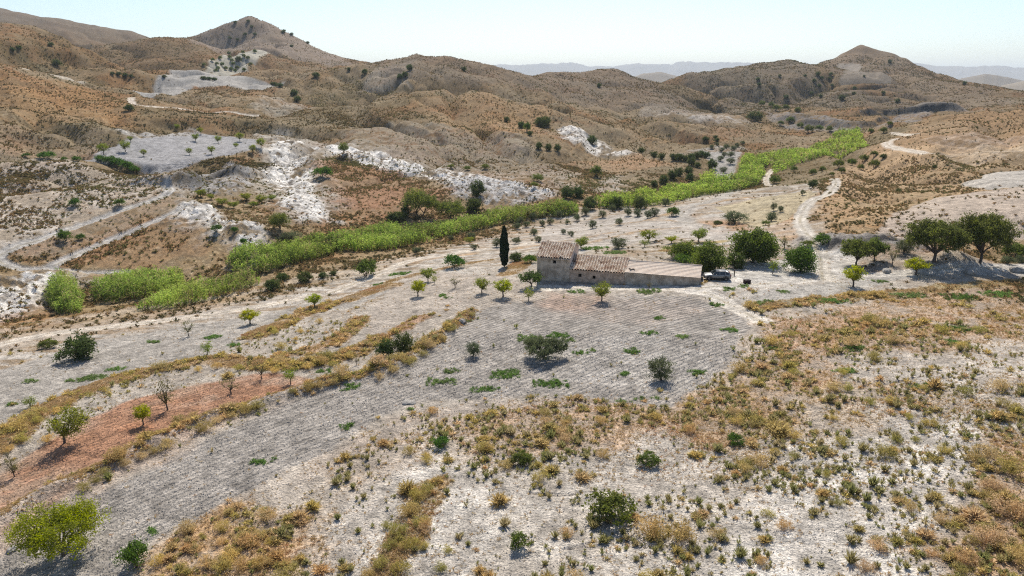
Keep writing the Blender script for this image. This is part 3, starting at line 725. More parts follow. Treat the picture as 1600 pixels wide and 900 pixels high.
M_LEAF = {
 'almond': leaf_material('almond_leaf', (.17, .20, .04), .45, tcol=(1.5, 1.5, .8)),
 'lime': leaf_material('lime_leaf', (.25, .27, .03), .5, tcol=(1.6, 1.5, .7)),
 'big_almond': leaf_material('yellow_green_leaf', (.23, .238, .026), .45, tcol=(1.5, 1.5, .7)),
 'dry_almond': leaf_material('sparse_leaf', (.17, .16, .06), .35),
 'fig': leaf_material('fig_leaf', (.085, .135, .035), .4),
 'olive': leaf_material('olive_leaf', (.125, .145, .072), .38),
 'dark': leaf_material('dark_leaf', (.09, .118, .038), .4),
 'walnut': leaf_material('broad_leaf', (.115, .168, .036), .5),
 'pine': leaf_material('pine_needles', (.145, .165, .043), .48),
 'cypress': leaf_material('cypress_leaf', (.028, .042, .018), .15),
 'bush': leaf_material('bush_leaf', (.13, .16, .04), .4),
 'green': leaf_material('green_leaf', (.10, .17, .035), .4),
 'tamarisk': leaf_material('tamarisk_leaf', (.17, .20, .05), .45),
}
M_TUFT = leaf_material('dry_tuft', (0, 0, 0), .5, objcol=True, var=.35)
M_SCRUB = leaf_material('scrub_cover', (0, 0, 0), .42, attr=True, var=.35)
M_REED = leaf_material('reed_leaf', (0, 0, 0), .45, attr=True, var=.4, tcol=(1.15, 1.2, .9))

# ---------------------------------------------------------------- leaf clouds
def leaves(centres, size, r, up=.3, ar=.55, out=None):
    """a quad per centre, random lie"""
    n = len(centres)
    d = r.normal(size=(n, 3))
    if out is not None: d = d + out * 1.1
    d[:, 2] += up; d /= np.linalg.norm(d, axis=1, keepdims=True) + 1e-9
    a = np.cross(d, r.normal(size=(n, 3))); a /= np.linalg.norm(a, axis=1, keepdims=True) + 1e-9
    b = np.cross(d, a)
    s = (size * r.uniform(.6, 1.35, n))[:, None]
    V = np.stack([centres - a * s * .5 - b * s * ar * .2, centres + b * s * ar * -.5, centres + a * s * .5, centres + b * s * ar * .5], 1).reshape(-1, 3)
    return V, np.arange(4 * n).reshape(n, 4)
def crown(seed, w, h, z0, nclump, per, leaf, cr=.24, flat=1.0, hollow=.55, shape='round', lean=(0, 0), gap=.0):
    """leaf clumps spread over an uneven dome of width w, height h, whose underside is at z0"""
    r = np.random.default_rng(seed); cs = []
    tries = 0
    while len(cs) < nclump and tries < nclump * 30:
        tries += 1
        d = r.normal(size=3); d /= np.linalg.norm(d)
        k = r.uniform(hollow, 1.0)
        th = math.atan2(d[1], d[0])
        k *= 1 - .17 * (math.sin(th * 3 + seed) + .6 * math.sin(th * 5 + seed * 2.3 + d[2] * 4))
        if shape == 'dome' and d[2] < -.25: continue
        if shape == 'pine' and d[2] < -.5: continue
        if shape == 'v':                       # wider above
            wv = .55 + .45 * (d[2] * .5 + .5)
        else: wv = 1
        p = np.array([d[0] * w / 2 * k * wv, d[1] * w / 2 * k * wv, d[2] * h / 2 * k])
        if gap and r.uniform() < gap * (math.sin(th * 2 + seed) * .5 + .5): continue
        cs.append(p)
    cs = np.array(cs); cen = np.array([lean[0], lean[1], z0 + h / 2])
    out = cs / (np.linalg.norm(cs / np.array([w / 2, w / 2, h / 2]), axis=1, keepdims=True) * np.array([w / 2, w / 2, h / 2]) + 1e-6)
    crs = cr * min(w, h) * r.uniform(.6, 1.25, len(cs))
    P = np.repeat(cs, per, 0) + r.normal(size=(len(cs) * per, 3)) * np.repeat(crs, per)[:, None] * np.array([.55, .55, .42 * flat])
    P[:, 2] = np.maximum(P[:, 2], -h / 2 * 1.0)
    P += cen
    V, F = leaves(P, leaf, r, out=np.repeat(out, per, 0) * .6)
    cv = np.repeat(r.uniform(0, 1, len(cs)), per) * .6 + r.uniform(0, 1, len(P)) * .4
    return V, F, np.repeat(cv, 4), cs + cen
def trunk(seed, H, base_r, fork, targets, nl, wob=.12, multi=1):
    r = random.Random(seed); mb = MB()
    for s in range(multi):
        off = (0, 0) if multi == 1 else (r.uniform(-.25, .25), r.uniform(-.25, .25))
        top = Vector((off[0] * 2 + r.uniform(-wob, wob), off[1] * 2 + r.uniform(-wob, wob), fork))
        p0 = Vector((off[0], off[1], -.15)); midp = p0.lerp(top, .5) + Vector((r.uniform(-wob, wob) * .6, r.uniform(-wob, wob) * .6, 0))
        mb.tube([p0, p0 + Vector((0, 0, .25)), midp, top], [base_r * 1.35, base_r, base_r * .85, base_r * .75], 7)
        ts = sorted(targets, key=lambda q: r.random())[:nl]
        for q in ts:
            q = Vector(q); m1 = top.lerp(q, .4) + Vector((r.uniform(-wob, wob), r.uniform(-wob, wob), abs(r.gauss(0, wob)) - wob * .3))
            mb.tube([top - Vector((0, 0, base_r * .4)), m1, top.lerp(q, .75) + Vector((r.uniform(-wob, wob), r.uniform(-wob, wob), 0)), q], [base_r * .62, base_r * .42, base_r * .25, base_r * .08], 5)
            for _ in range(2):
                tw = q + Vector((r.gauss(0, .3), r.gauss(0, .3), r.uniform(0, .35))) * (H * .16)
                mb.tube([top.lerp(q, r.uniform(.5, .8)), tw], [base_r * .2, base_r * .05], 4)
    return mb
TREES = {}
def tree_proto(kind, var):
    """unit-height meshes are avoided: each kind has its own natural size, scaled where it stands"""
    key = (kind, var)
    if key in TREES: return TREES[key]
    s = hash_((kind, var))
    P = dict(   # width, total height, underside, clumps, leaves per clump, leaf size, clump radius, shape, trunk radius, fork, limbs
     almond=(3.4, 3.0, .9, 60, 36, .19, .20, 'v', .12, .75, 7), lime=(3.6, 3.0, 1.0, 64, 44, .19, .2, 'v', .14, .8, 6),
     dry_almond=(3.0, 3.0, .9, 30, 16, .16, .20, 'v', .10, .7, 9), sparse=(3.2, 4.0, 1.1, 36, 20, .18, .18, 'v', .12, .9, 9),
     big_almond=(7.6, 5.0, .5, 230, 76, .19, .13, 'dome', .20, .8, 9),
     lean_almond=(3.8, 4.2, .9, 74, 40, .19, .17, 'v', .14, .9, 9),
     fig=(3.6, 2.8, .5, 60, 32, .28, .22, 'dome', .10, .6, 7),
     olive=(3.6, 3.0, .4, 80, 46, .18, .19, 'round', .17, .6, 7), olive_wide=(6.6, 3.5, .6, 190, 70, .20, .15, 'dome', .3, .7, 8),
     walnut=(6.6, 5.2, .7, 210, 60, .30, .16, 'round', .24, 1.1, 8), broad=(5.4, 4.8, .2, 170, 56, .28, .17, 'round', .2, .9, 7),
     pine=(9.2, 6.8, 1.6, 330, 74, .28, .12, 'pine', .30, 1.5, 11), pine_small=(5.6, 4.3, 1.0, 160, 54, .26, .15, 'pine', .18, 1.0, 8),
     dark=(3.4, 2.6, .1, 70, 44, .24, .21, 'round', .12, .5, 4), bush=(2.4, 1.5, .0, 50, 38, .19, .22, 'dome', .06, .2, 3),
     green=(2.4, 1.6, .0, 50, 38, .19, .22, 'dome', .06, .2, 3), tamarisk=(5.5, 4.0, .1, 120, 50, .24, .17, 'dome', .1, .5, 5),
     pale=(2.0, 2.6, .7, 32, 22, .16, .22, 'v', .07, .9, 5))[kind]
    w, H, z0, nc_, per, lf, cr_, shp, br, fork, nl = P
    V, F, cv, cs = crown(s, w, H - z0, z0, nc_, per, lf, cr_, shape=shp, hollow=.5 if kind not in ('pine', 'walnut') else .6,
                         lean=(.9, 0) if kind == 'lean_almond' else (0, 0), gap=.5 if kind in ('sparse', 'dry_almond', 'lean_almond') else .2)
    leafkey = {'sparse': 'dry_almond', 'lean_almond': 'almond', 'olive_wide': 'olive', 'broad': 'walnut', 'pine_small': 'pine', 'pale': 'almond'}.get(kind, kind)
    cme = mesh_np('crown', V, F, M_LEAF[leafkey], vals={'var': cv})
    tm = trunk(s, H, br, fork, cs, nl, .05 * w / 2, 2 if kind in ('bush', 'green', 'dark', 'tamarisk') else 1).mesh('trunk', M_BARK, True)
    TREES[key] = (tm, cme, w, H)
    return TREES[key]
def hash_(k): return sum(ord(c) * (i + 3) for i, c in enumerate(str(k))) % 100003
def plant_tree(name, kind, u, v, hpx, label, cat='tree', group=None, wpx=None, var=None, rz=None):
    """stands where its foot is seen; hpx and wpx are how tall and wide it looks there"""
    p = G.cast(u, v)
    dist = math.sqrt(p[0] ** 2 + p[1] ** 2 + (p[2] - ZC) ** 2)
    cz = (p[1] * cp - (p[2] - ZC) * sp)
    tm, cm, w, H = tree_proto(kind, rnd.randrange(3) if var is None else var)
    down = (ZC - p[2]) / dist
    hm = hpx * cz / F_PX
    if wpx: wm = wpx * cz / F_PX
    else: wm = hm * w / H
    hz = max(hm - .25 * wm * max(down, 0), hm * .55) / max(math.sqrt(1 - down * down), .5)
    o = empty(name, (p[0], p[1], p[2] - .03), rnd.uniform(0, 6.28) if rz is None else rz)
    o.scale = (wm / w, wm / w, hz / H)
    tag(o, label, cat, group)
    ob('trunk', tm, o); ob('crown', cm, o)
    o['u'] = float(u)
    return o
ORD = ['leftmost', 'second from left', 'third from left', 'fourth from left', 'fifth from left', 'sixth from left', 'seventh from left', 'eighth from left', 'ninth from left', 'tenth from left',
       'eleventh from left', 'twelfth from left', 'thirteenth from left', 'fourteenth from left', 'fifteenth from left', 'sixteenth from left', 'seventeenth from left', 'eighteenth from left', 'nineteenth from left', 'twentieth from left',
       'third from right of', 'second from right', 'rightmost']
def row(name, kind, spots, phrase, group, cat='tree', hpx=12, wf=None):
    """a set of look-alikes: told apart by their order from the left"""
    spots = sorted(spots); n = len(spots)
    for i, s in enumerate(spots):
        if i < (n + 1) // 2 or n - i > 19: o_ = ORD[min(i, 19)]
        else: o_ = ORD[n - 1 - i].replace('left', 'right')
        if n <= 30: lab = f'{o_} of the {phrase}'
        else: lab = phrase
        h = s[2] if len(s) > 2 else hpx
        plant_tree(name, kind, s[0], s[1], h, lab, cat, group, wpx=(h * wf if wf else None))

T = plant_tree
# trees near the camera and in the orchards, one by one
T('almond_tree', 'big_almond', 100, 868, 86, 'large yellow-green almond tree with broad crown on the grey field below the stony bank', wpx=122, var=0, rz=2)
T('almond_tree', 'lean_almond', 101, 692, 62, 'two-lobed almond tree leaning right at the lower end of the red field', wpx=58, rz=-.2)
T('almond_tree', 'lime', 224, 664, 34, 'small bright green almond tree on the lower edge of the red field', wpx=32)
T('almond_tree', 'sparse', 262, 641, 50, 'tall thin almond tree with few leaves on the red field', wpx=36)
T('almond_tree', 'dry_almond', 361, 615, 29, 'spreading thin-leaved almond tree on the red strip above the stony bank', wpx=36)
T('almond_tree', 'dry_almond', 409, 592, 30, 'nearly bare forked almond tree on the golden strip above the red field', wpx=26)
T('almond_tree', 'pale', 454, 600, 28, 'slim almond tree with a small pale green head right of the red field', wpx=24)
T('almond_tree', 'pale', 49, 637, 19, 'small pale almond tree between golden tufts beyond the red field', wpx=26)
T('almond_tree', 'sparse', 23, 745, 34, 'dark stemmed sparse almond tree on the left end of the red field', wpx=28)
T('bare_tree', 'dry_almond', 13, 719, 18, 'little brown bare tree at the edge of the golden bank', wpx=12)
T('bare_tree', 'dry_almond', 557, 570, 18, 'small bare grey tree at the upper end of the stony bank', wpx=12)
T('carob_tree', 'dark', 124, 561, 40, 'dark green two-lobed tree standing alone on the lower grey field', wpx=54)
T('almond_tree', 'dry_almond', 295, 525, 27, 'small yellowish almond tree in the middle of the lower grey field', wpx=27)
T('almond_tree', 'pale', 325, 557, 27, 'thin leaning almond tree beside a weed patch on the lower grey field', wpx=20)
T('almond_tree', 'lime', 391, 506, 25, 'flat-topped yellow-green almond tree at the top of the lower grey field', wpx=34)
T('almond_tree', 'lime', 492, 480, 22, 'bright small almond tree beside the river track', wpx=30)
T('almond_tree', 'lime', 653, 463, 27, 'bright yellow-green almond tree, front left in the orchard beside the house', wpx=30)
T('almond_tree', 'almond', 669, 440, 23, 'green almond tree behind the bright one in the orchard', wpx=28)
T('almond_tree', 'pale', 679, 444, 15, 'stunted almond tree close to a larger green one', wpx=10)
T('almond_tree', 'dry_almond', 711, 450, 20, 'almost leafless pale almond tree in the middle of the orchard', wpx=22)
T('almond_tree', 'almond', 753, 458, 25, 'olive-tinted almond tree with open limbs between the bare and the bright one', wpx=28)
T('almond_tree', 'lime', 786, 464, 29, 'wide bright almond tree in the orchard left of the fig', wpx=35)
T('almond_tree', 'pale', 826, 470, 23, 'small yellowish almond tree on red soil in front of the tower', wpx=20)
T('almond_tree', 'almond', 940, 470, 30, 'open V-shaped almond tree in front of the tiled house wing', wpx=34)
T('bare_tree', 'dry_almond', 1014, 452, 13, 'dark bare stump-like tree in front of the barn wall', wpx=12)
T('fig_tree', 'fig', 830, 449, 27, 'dark green fig tree at the left corner of the house tower', wpx=35)
T('round_tree', 'green', 710, 418, 22, 'round green tree on the terrace left of the cypress', wpx=29)
T('dark_bush', 'bush', 573, 431, 26, 'large dark green bush beside the river track', 'bush', wpx=34)
T('olive_tree', 'olive_wide', 850, 561, 37, 'wide dark olive tree in the middle of the ploughed field', wpx=68, var=1)
T('olive_tree', 'olive', 1033, 594, 38, 'grey-green olive tree near the right edge of the ploughed field', wpx=44)
T('olive_tree', 'olive', 739, 557, 25, 'small leaning olive tree on the ploughed field left of the wide one', wpx=25)
T('dark_bush', 'dark', 603, 556, 28, 'left of the two dark bushes at the upper end of the bank', 'bush', wpx=30)
T('dark_bush', 'dark', 630, 551, 33, 'right and taller of the two dark bushes at the upper end of the bank', 'bush', wpx=32)
T('almond_tree', 'almond', 908, 389, 20, 'green almond tree behind the roof of the tiled house wing', wpx=27)
T('almond_tree', 'almond', 1013, 378, 20, 'wide green tree on the pale terrace above the barn', wpx=33)
T('olive_tree', 'olive', 966, 388, 19, 'small dark olive tree on the terrace behind the tiled wing', wpx=26)
T('almond_tree', 'pale', 1007, 386, 12, 'pale little almond tree behind the barn roof', wpx=17)
T('almond_tree', 'lime', 1049, 380, 13, 'yellowish little almond tree on the golden strip behind the barn', wpx=22)
T('broad_tree', 'broad', 1107, 424, 46, 'dense dark round tree over the parked car', wpx=54, var=0)
T('broad_tree', 'walnut', 1176, 411, 55, 'largest dark broad-leaved tree behind the car, spreading over the gravel', wpx=70, var=1)
T('broad_tree', 'broad', 1068, 404, 27, 'low dark bush-like tree behind the barn roof', wpx=50, var=2)
T('green_bush', 'green', 1068, 412, 16, 'bright green bush against the barn roof', 'bush', wpx=28)
T('round_tree', 'almond', 1092, 378, 22, 'light green leafy tree left of the big dark one', wpx=30)
T('fig_tree', 'dark', 1149, 419, 26, 'small dark V-stemmed tree between the car and the big tree', wpx=30)
T('almond_tree', 'pale', 1207, 428, 23, 'slender pale green sapling on the gravel yard', wpx=20)
T('broad_tree', 'broad', 1250, 425, 43, 'ragged dark green tree with a brown base on the gravel yard', wpx=46, var=1)
T('almond_tree', 'sparse', 1225, 388, 20, 'sparse little tree beside the winding track', wpx=20)
T('green_bush', 'green', 1286, 382, 17, 'bright green bush at the foot of the winding track', 'bush', wpx=28)
T('dark_bush', 'bush', 1262, 384, 9, 'low dark bush at the foot of the winding track', 'bush', wpx=20)
T('pine_tree', 'pine_small', 1338, 415, 43, 'small flat-topped pine left of the two big pines', wpx=50)
T('pine_tree', 'pine_small', 1366, 408, 36, 'lighter small pine just behind the flat-topped one', wpx=32)
T('olive_tree', 'sparse', 1394, 414, 27, 'thin grey tree between the small and the big pines', wpx=22)
T('olive_tree', 'olive', 1412, 396, 23, 'brownish olive bush behind the left big pine', wpx=30)
T('pine_tree', 'pine', 1459, 409, 67, 'left of the two big umbrella pines', wpx=84, var=0)
T('pine_tree', 'pine', 1531, 411, 77, 'right and taller of the two big umbrella pines', wpx=76, var=1)
T('almond_tree', 'lime', 1333, 448, 34, 'bright yellow-green almond tree in front of the small pine', wpx=40)
T('almond_tree', 'lime', 1431, 429, 28, 'bright yellow-green almond tree in front of the left big pine', wpx=44)
T('green_bush', 'bush', 1583, 402, 22, 'green bush right of the right pine', 'bush', wpx=34)
T('olive_bush', 'olive', 1575, 412, 13, 'pale silvery bush at the foot of the right pine', 'bush', wpx=22)
T('olive_bush', 'olive', 1596, 410, 12, 'second silvery bush by the frame edge beyond the right pine', 'bush', wpx=20)
T('dark_bush', 'dark', 806, 408, 15, 'dark bush between the cypress and the tower', 'bush', wpx=22)
T('green_bush', 'green', 828, 411, 14, 'green bush touching the left side of the tower', 'bush', wpx=22)
T('almond_tree', 'pale', 733, 381, 12, 'pale grey tree on the terrace above the cypress row', wpx=18)
T('green_bush', 'green', 688, 698, 18, 'round green bush alone on the pinkish slope', 'bush', wpx=26)
T('green_bush', 'bush', 959, 812, 44, 'largest olive-green bush on the white stony slope', 'bush', wpx=68, var=1)
T('green_bush', 'bush', 811, 856, 24, 'yellow-green bush on the white slope left of the large one', 'bush', wpx=32)
T('green_bush', 'bush', 817, 724, 20, 'olive bush among tufts on the upper white slope', 'bush', wpx=28)
T('green_bush', 'bush', 1015, 726, 20, 'wide olive bush at the upper middle of the white slope', 'bush', wpx=34)
T('green_bush', 'green', 1150, 694, 17, 'fresh green bush among tan grass on the upper right slope', 'bush', wpx=26)
T('green_bush', 'green', 212, 885, 42, 'bright green bush at the lower left beside the orange grass', 'bush', wpx=40)
T('green_bush', 'bush', 78, 543, 14, 'low green bushes beside the river track at far left', 'bush', wpx=26)
# tall clumps by the river and on the slopes
T('tamarisk_bush', 'tamarisk', 656, 338, 42, 'large feathery yellow-green shrub above the reed bed', 'shrub', wpx=56)
T('tamarisk_bush', 'tamarisk', 705, 342, 30, 'second feathery shrub above the reed bed, right of the largest', 'shrub', wpx=44)
T('dark_tree', 'dark', 746, 307, 26, 'dark round tree at the foot of the white rock', wpx=24)
T('dark_tree', 'dark', 740, 330, 22, 'dark tree just below another at the foot of the white rock', wpx=26)
T('dark_bush', 'dark', 620, 345, 16, 'dark bush behind the reeds below the rusty slope', 'bush', wpx=30)
T('dark_bush', 'dark', 634, 338, 20, 'darker bush left of the largest feathery shrub', 'bush', wpx=16)
T('tamarisk_bush', 'tamarisk', 438, 360, 28, 'yellowish shrub on the white marl left of the reeds', 'shrub', wpx=30)
T('dark_bush', 'olive', 455, 376, 16, 'grey-green bush at the head of the left reeds', 'bush', wpx=34)
row('dark_bush', 'dark', [(426,452,18),(442,438,13),(476,440,17),(505,434,10),(520,430,8)], 'dark round bushes beside the river track', 'dark bushes beside the river track', 'bush', wf=1.45)
row('green_bush', 'green', [(103,376,17),(118,322,12),(187,322,12),(338,362,12),(366,363,9),(380,382,10),(126,375,10)], 'light green bushes on the left slope', 'green bushes on the left slope', 'bush', wf=1.3)
row('almond_tree', 'almond', [(314,308,13),(347,322,13),(366,326,12),(385,314,13),(408,318,14),(425,314,10),(396,324,10),(330,312,9)], 'almond trees in the hollow below the white spur', 'almond trees in the hollow', hpx=12, wf=1.6)
row('almond_tree', 'almond', [(162,241,17),(196,237,17),(204,222,9),(225,244,11),(306,221,12),(314,210,11),(341,224,12),(375,221,14),(369,232,9),(331,241,13),(296,242,11),(277,203,9),(408,231,15),(395,239,13)], 'small trees on the blue-grey hillside field', 'trees on the hillside field', wf=1.05)
row('green_bush', 'green', [(158,252,10),(172,256,12),(185,260,14),(198,265,13),(210,269,11)], 'bright bushes along the lower left edge of the hillside field', 'bushes along the hillside field', 'bush', wf=1.6)
row('green_bush', 'green', [(74,248,12),(101,251,6),(121,252,8),(40,245,6)], 'bushes at the top of the pale mound', 'bushes on the pale mound', 'bush', wf=1.8)
T('dark_bush', 'dark', 202, 173, 10, 'dark bush under the bend of the hill track', 'bush', wpx=14)
T('dark_bush', 'dark', 460, 150, 10, 'upper of two dark bushes on the ridge left of centre', 'bush', wpx=12)
T('dark_bush', 'dark', 465, 159, 9, 'lower of two dark bushes on the ridge left of centre', 'bush', wpx=12)
T('dark_bush', 'dark', 494, 121, 8, 'dark bush on the slope right of the pale upper field', 'bush', wpx=12)
T('green_bush', 'green', 503, 277, 16, 'bright green shrub beside the white spur', 'bush', wpx=32)
T('green_bush', 'tamarisk', 537, 240, 16, 'yellow-green shrub at the top of the white rock band', 'bush', wpx=16)
row('dark_bush', 'dark', [(89,103,10),(186,118,6),(196,120,6),(176,117,5),(205,121,5),(80,72,6),(20,80,6),(30,77,6)], 'dark bushes in the folds of the left hills', 'dark bushes in the left hills', 'bush', wf=1.4)
row('dark_bush', 'dark', [(257,121,4),(318,124,5),(326,125,5),(335,126,5),(428,134,6),(437,136,6)], 'dark bushes on the edge of the pale upper field', 'bushes by the upper field', 'bush', wf=1.9)
# orchard far up, between the pale field and the pyramid hill
row('almond_tree', 'bush', [(u_ / 2.963, v_ / 2.963 + 1.5, 5) for u_, v_ in [(945,302),(1005,298),(1010,318),(1030,300),(1065,268),(1075,282),(1080,298),(1125,245),(1130,262),(1060,250),(1150,270),(1100,315),(1070,322),(1130,325),(1045,318),(985,280),(1020,270),(1160,300),(1180,240),(1000,330),(1090,330)]],
    'tiny trees of the far upper orchard', 'trees of the far upper orchard', wf=1.2)
T('dark_tree', 'dark', 373, 96, 8, 'darkest and largest tree of the far upper orchard', wpx=10)
row('dark_bush', 'dark', [(u_ / 2.963, v_ / 2.963 + 1, 4) for u_, v_ in [(1090,105),(1150,100),(1165,125),(1135,160),(1180,160),(1065,178),(1100,185),(1315,145),(1350,160),(1425,200),(1350,215),(1520,240),(1310,150),(1240,90),(1135,75)]],
    'dark specks of bush on the pyramid hill', 'bushes on the pyramid hill', 'bush', wf=1.5)
row('dark_bush', 'dark', [(640,110,9),(570,116,8),(625,123,8),(633,120,8),(725,111,7),(936,136,6),(792,190,8),(545,110,5)], 'dark bushes on the middle hills', 'bushes on the middle hills', 'bush', wf=1.2)
row('dark_tree', 'dark', [(847,199,16),(853,196,14),(842,195,12),(815,200,10),(828,212,8),(814,198,8)], 'dark trees in the cleft of the orange hill', 'trees in the cleft of the orange hill', wf=1.1)
T('green_bush', 'green', 823, 206, 14, 'light green bush in the cleft of the orange hill', 'bush', wpx=12)
row('dark_bush', 'dark', [(842,233,11),(857,235,11),(871,236,11)], 'three dark bushes on the slope above the reeds', 'three dark bushes on the slope', 'bush', wf=.95)
T('dark_tree', 'dark', 925, 225, 14, 'dark tree on the upper white outcrop', wpx=15)
T('green_bush', 'bush', 931, 276, 17, 'green round tree on the slope above the reed bed', wpx=17)
row('green_bush', 'tamarisk', [(705,263,7),(730,266,7),(758,264,8),(840,284,12),(835,292,8)], 'yellowish bushes along the white rock band', 'bushes along the white rock band', 'bush', wf=1.6)
# olives beyond the reeds, in the side field, and on the terraces
row('olive_tree', 'dark', [(1022,292,11),(1037,287,14),(1050,280,15),(1061,275,14),(1076,273,13),(1078,283,13),(1112,264,16),(1080,259,13)], 'dark olive trees above the far reed bed', 'dark olives above the far reed bed', wf=1.0)
row('olive_tree', 'dark', [(1002,239,9),(1022,246,10),(1033,249,10),(1052,250,11),(1061,251,12),(1070,252,10),(1080,250,11),(1088,248,11),(1096,246,11),(1104,247,10),(1090,262,9)], 'dark olive trees at the edge of the side field', 'dark olives at the edge of the side field', wf=1.15)
row('olive_tree', 'olive', [(1125,252,9),(1130,270,10),(1141,256,10),(1142,245,9),(1135,233,8),(1146,235,8),(1152,230,7),(1127,238,8),(1132,245,8),(1120,228,6),(1160,226,6),(1112,232,6)], 'grey olive trees standing in the side field', 'grey olives in the side field', wf=1.3)
row('olive_tree', 'dark', [(886,310,20),(903,308,17),(921,327,20),(963,326,20),(1000,326,20)], 'big dark olives in front of the far reeds', 'big dark olives in front of the reeds', wf=1.05)
row('olive_tree', 'olive', [(914,336,13),(941,340,12),(957,330,11),(981,337,13),(996,338,13),(1012,341,13),(1022,338,15),(1040,322,14),(967,352,12),(925,357,14),(901,345,10),(874,340,12),(886,350,7),(860,351,11),(847,353,10),(823,355,10),(808,358,11),(812,350,12),(832,344,12),(834,368,12),(892,370,10),(880,366,9)], 'round olives on the terraces below the reeds', 'olives on the terraces', wf=1.05)
row('olive_tree', 'olive', [(776,386,15),(806,381,11),(841,378,10),(735,376,14),(650,397,12),(705,376,9),(740,390,9)], 'olives on the terraces left of the house', 'olives left of the house', wf=1.2)
T('green_bush', 'green', 1050, 338, 15, 'fresh green round bush at the end of the terrace olives', 'bush', wpx=22)
T('olive_tree', 'olive', 1148, 349, 20, 'large spreading olive on the brown knoll', wpx=38)
T('dark_bush', 'dark', 1121, 350, 6, 'small dark bush left of the knoll olive', 'bush', wpx=14)
T('olive_tree', 'olive', 1205, 346, 16, 'round olive beside the yellow field', wpx=18)
T('green_bush', 'tamarisk', 1197, 352, 8, 'yellow-green bush at the foot of the round olive', 'bush', wpx=14)
T('olive_tree', 'olive', 1209, 329, 13, 'left of two little olives above the yellow field', wpx=9)
T('olive_tree', 'olive', 1219, 331, 10, 'right of two little olives above the yellow field', wpx=10)
T('olive_tree', 'dark', 1270, 294, 14, 'dark round tree left of the winding track', wpx=15)
T('olive_tree', 'olive', 1254, 305, 9, 'small bush below the dark tree by the winding track', wpx=8)
T('dark_tree', 'dark', 1180, 189, 15, 'dark wide tree on the brown spur', wpx=25)
row('green_bush', 'bush', [(1210,287,13),(1270,273,9),(1285,268,8),(1310,262,12),(1330,258,10),(1350,252,10),(1366,245,9),(1316,270,8),(1345,265,8),(1240,268,8),(1366,262,12),(1300,275,6)], 'bushes right of the far reed bed', 'bushes right of the far reed bed', 'bush', wf=1.3)
row('green_bush', 'bush', [(1190,166,8),(1205,168,8),(1213,173,9),(1228,172,8),(1246,176,8),(1234,192,9),(1264,207,11),(1250,200,8),(1220,196,7),(1280,205,9),(1296,206,9),(1390,196,6),(1380,208,9),(1360,208,7)], 'trees on the ledge under the right hills', 'trees on the ledge under the right hills', 'bush', wf=1.3)
row('dark_bush', 'dark', [(1184,126,5),(1186,134,5),(1278,118,6),(1284,124,5),(1298,118,5),(1296,125,5),(1272,128,5),(1258,120,4),(1315,156,8),(1228,154,6),(1334,148,5),(1335,140,5),(1380,147,5),(1402,160,6),(1218,120,4),(1280,136,5),(1300,135,4),(1268,148,5),(1282,152,5),(1390,98,5),(1507,132,5),(1350,120,3)], 'dark bushes on the right hills', 'bushes on the right hills', 'bush', wf=1.3)
row('dark_bush', 'dark', [(1380,247,7),(1404,300,6),(1460,262,5),(1120,221,6),(1102,220,7),(1118,216,5)], 'small dark bushes on the brown slopes', 'bushes on the brown slopes', 'bush', wf=1.5)
# cypress
def cypress(u, v, hpx, wpx):
    p = G.cast(u, v); cz = p[1] * cp - (p[2] - ZC) * sp
    H = hpx * cz / F_PX * 1.02; w = wpx * cz / F_PX
    r = np.random.default_rng(5); n = 15000
    t = r.beta(1.25, 1.15, n); prof = np.sin(np.clip(t * .93 + .07, 0, 1) * math.pi) ** .55 * (1 - .25 * t)
    th = r.uniform(0, 2 * math.pi, n); k = r.uniform(.4, 1, n) ** .4
    lump = 1 + .14 * np.sin(th * 3 + t * 17) + .1 * np.sin(th * 5 - t * 31)
    P3 = np.c_[np.cos(th) * w / 2 * prof * k * lump, np.sin(th) * w / 2 * prof * k * lump, .35 + t * (H - .35)]
    outd = np.c_[np.cos(th), np.sin(th), np.full(n, .8)]
    V, F = leaves(P3, .26, r, out=outd)
    o = empty('cypress_tree', p); tag(o, 'single slender dark cypress standing left of the house tower', 'tree')
    mb = MB(); mb.tube([(0, 0, -.2), (0, 0, .5), (0, 0, H * .6), (0, 0, H * .93)], [.16, .12, .07, .015], 7)
    mb.build('trunk', M_BARK, o, True)
    ob('crown', mesh_np('crown', V, F, M_LEAF['cypress'], vals={'var': np.repeat(r.uniform(0, 1, n), 4)}), o)
cypress(788, 417, 64, 15)

# ---------------------------------------------------------------- reeds along the river bed
REED = [[(72,476),(78,452),(100,444),(124,450),(132,468),(126,488),(90,490)],
        [(138,462),(160,445),(220,432),(290,428),(296,446),(280,462),(220,470),(150,478)],
        [(210,486),(240,470),(300,452),(360,440),(404,432),(410,444),(380,458),(320,472),(260,484)],
        [(346,420),(372,396),(430,384),(512,368),(520,398),(470,412),(420,428),(362,434)],
        [(495,384),(520,374),(600,358),(640,360),(700,354),(780,336),(860,322),(905,326),(908,338),(860,340),(780,352),(700,372),(620,392),(560,396),(500,396)],
        [(915,324),(930,312),(1000,304),(1060,296),(1100,288),(1180,278),(1200,283),(1150,298),(1090,308),(1040,320),(960,328)],
        [(1145,290),(1150,268),(1160,248),(1176,246),(1200,252),(1198,272),(1180,284),(1165,292)],
        [(1170,250),(1200,240),(1260,228),(1296,214),(1310,202),(1335,202),(1352,212),(1362,222),(1340,232),(1290,244),(1240,258),(1208,272),(1200,262)],
        [(1100,292),(1090,278),(1105,272),(1125,276),(1124,290)]]
def in_poly(x, y, P):
    ins = np.zeros(x.shape, bool); n = len(P)
    for i in range(n):
        a = P[i]; b = P[(i + 1) % n]
        ins ^= ((a[1] > y) != (b[1] > y)) & (x < (b[0] - a[0]) * (y - a[1]) / (b[1] - a[1] + 1e-12) + a[0])
    return ins
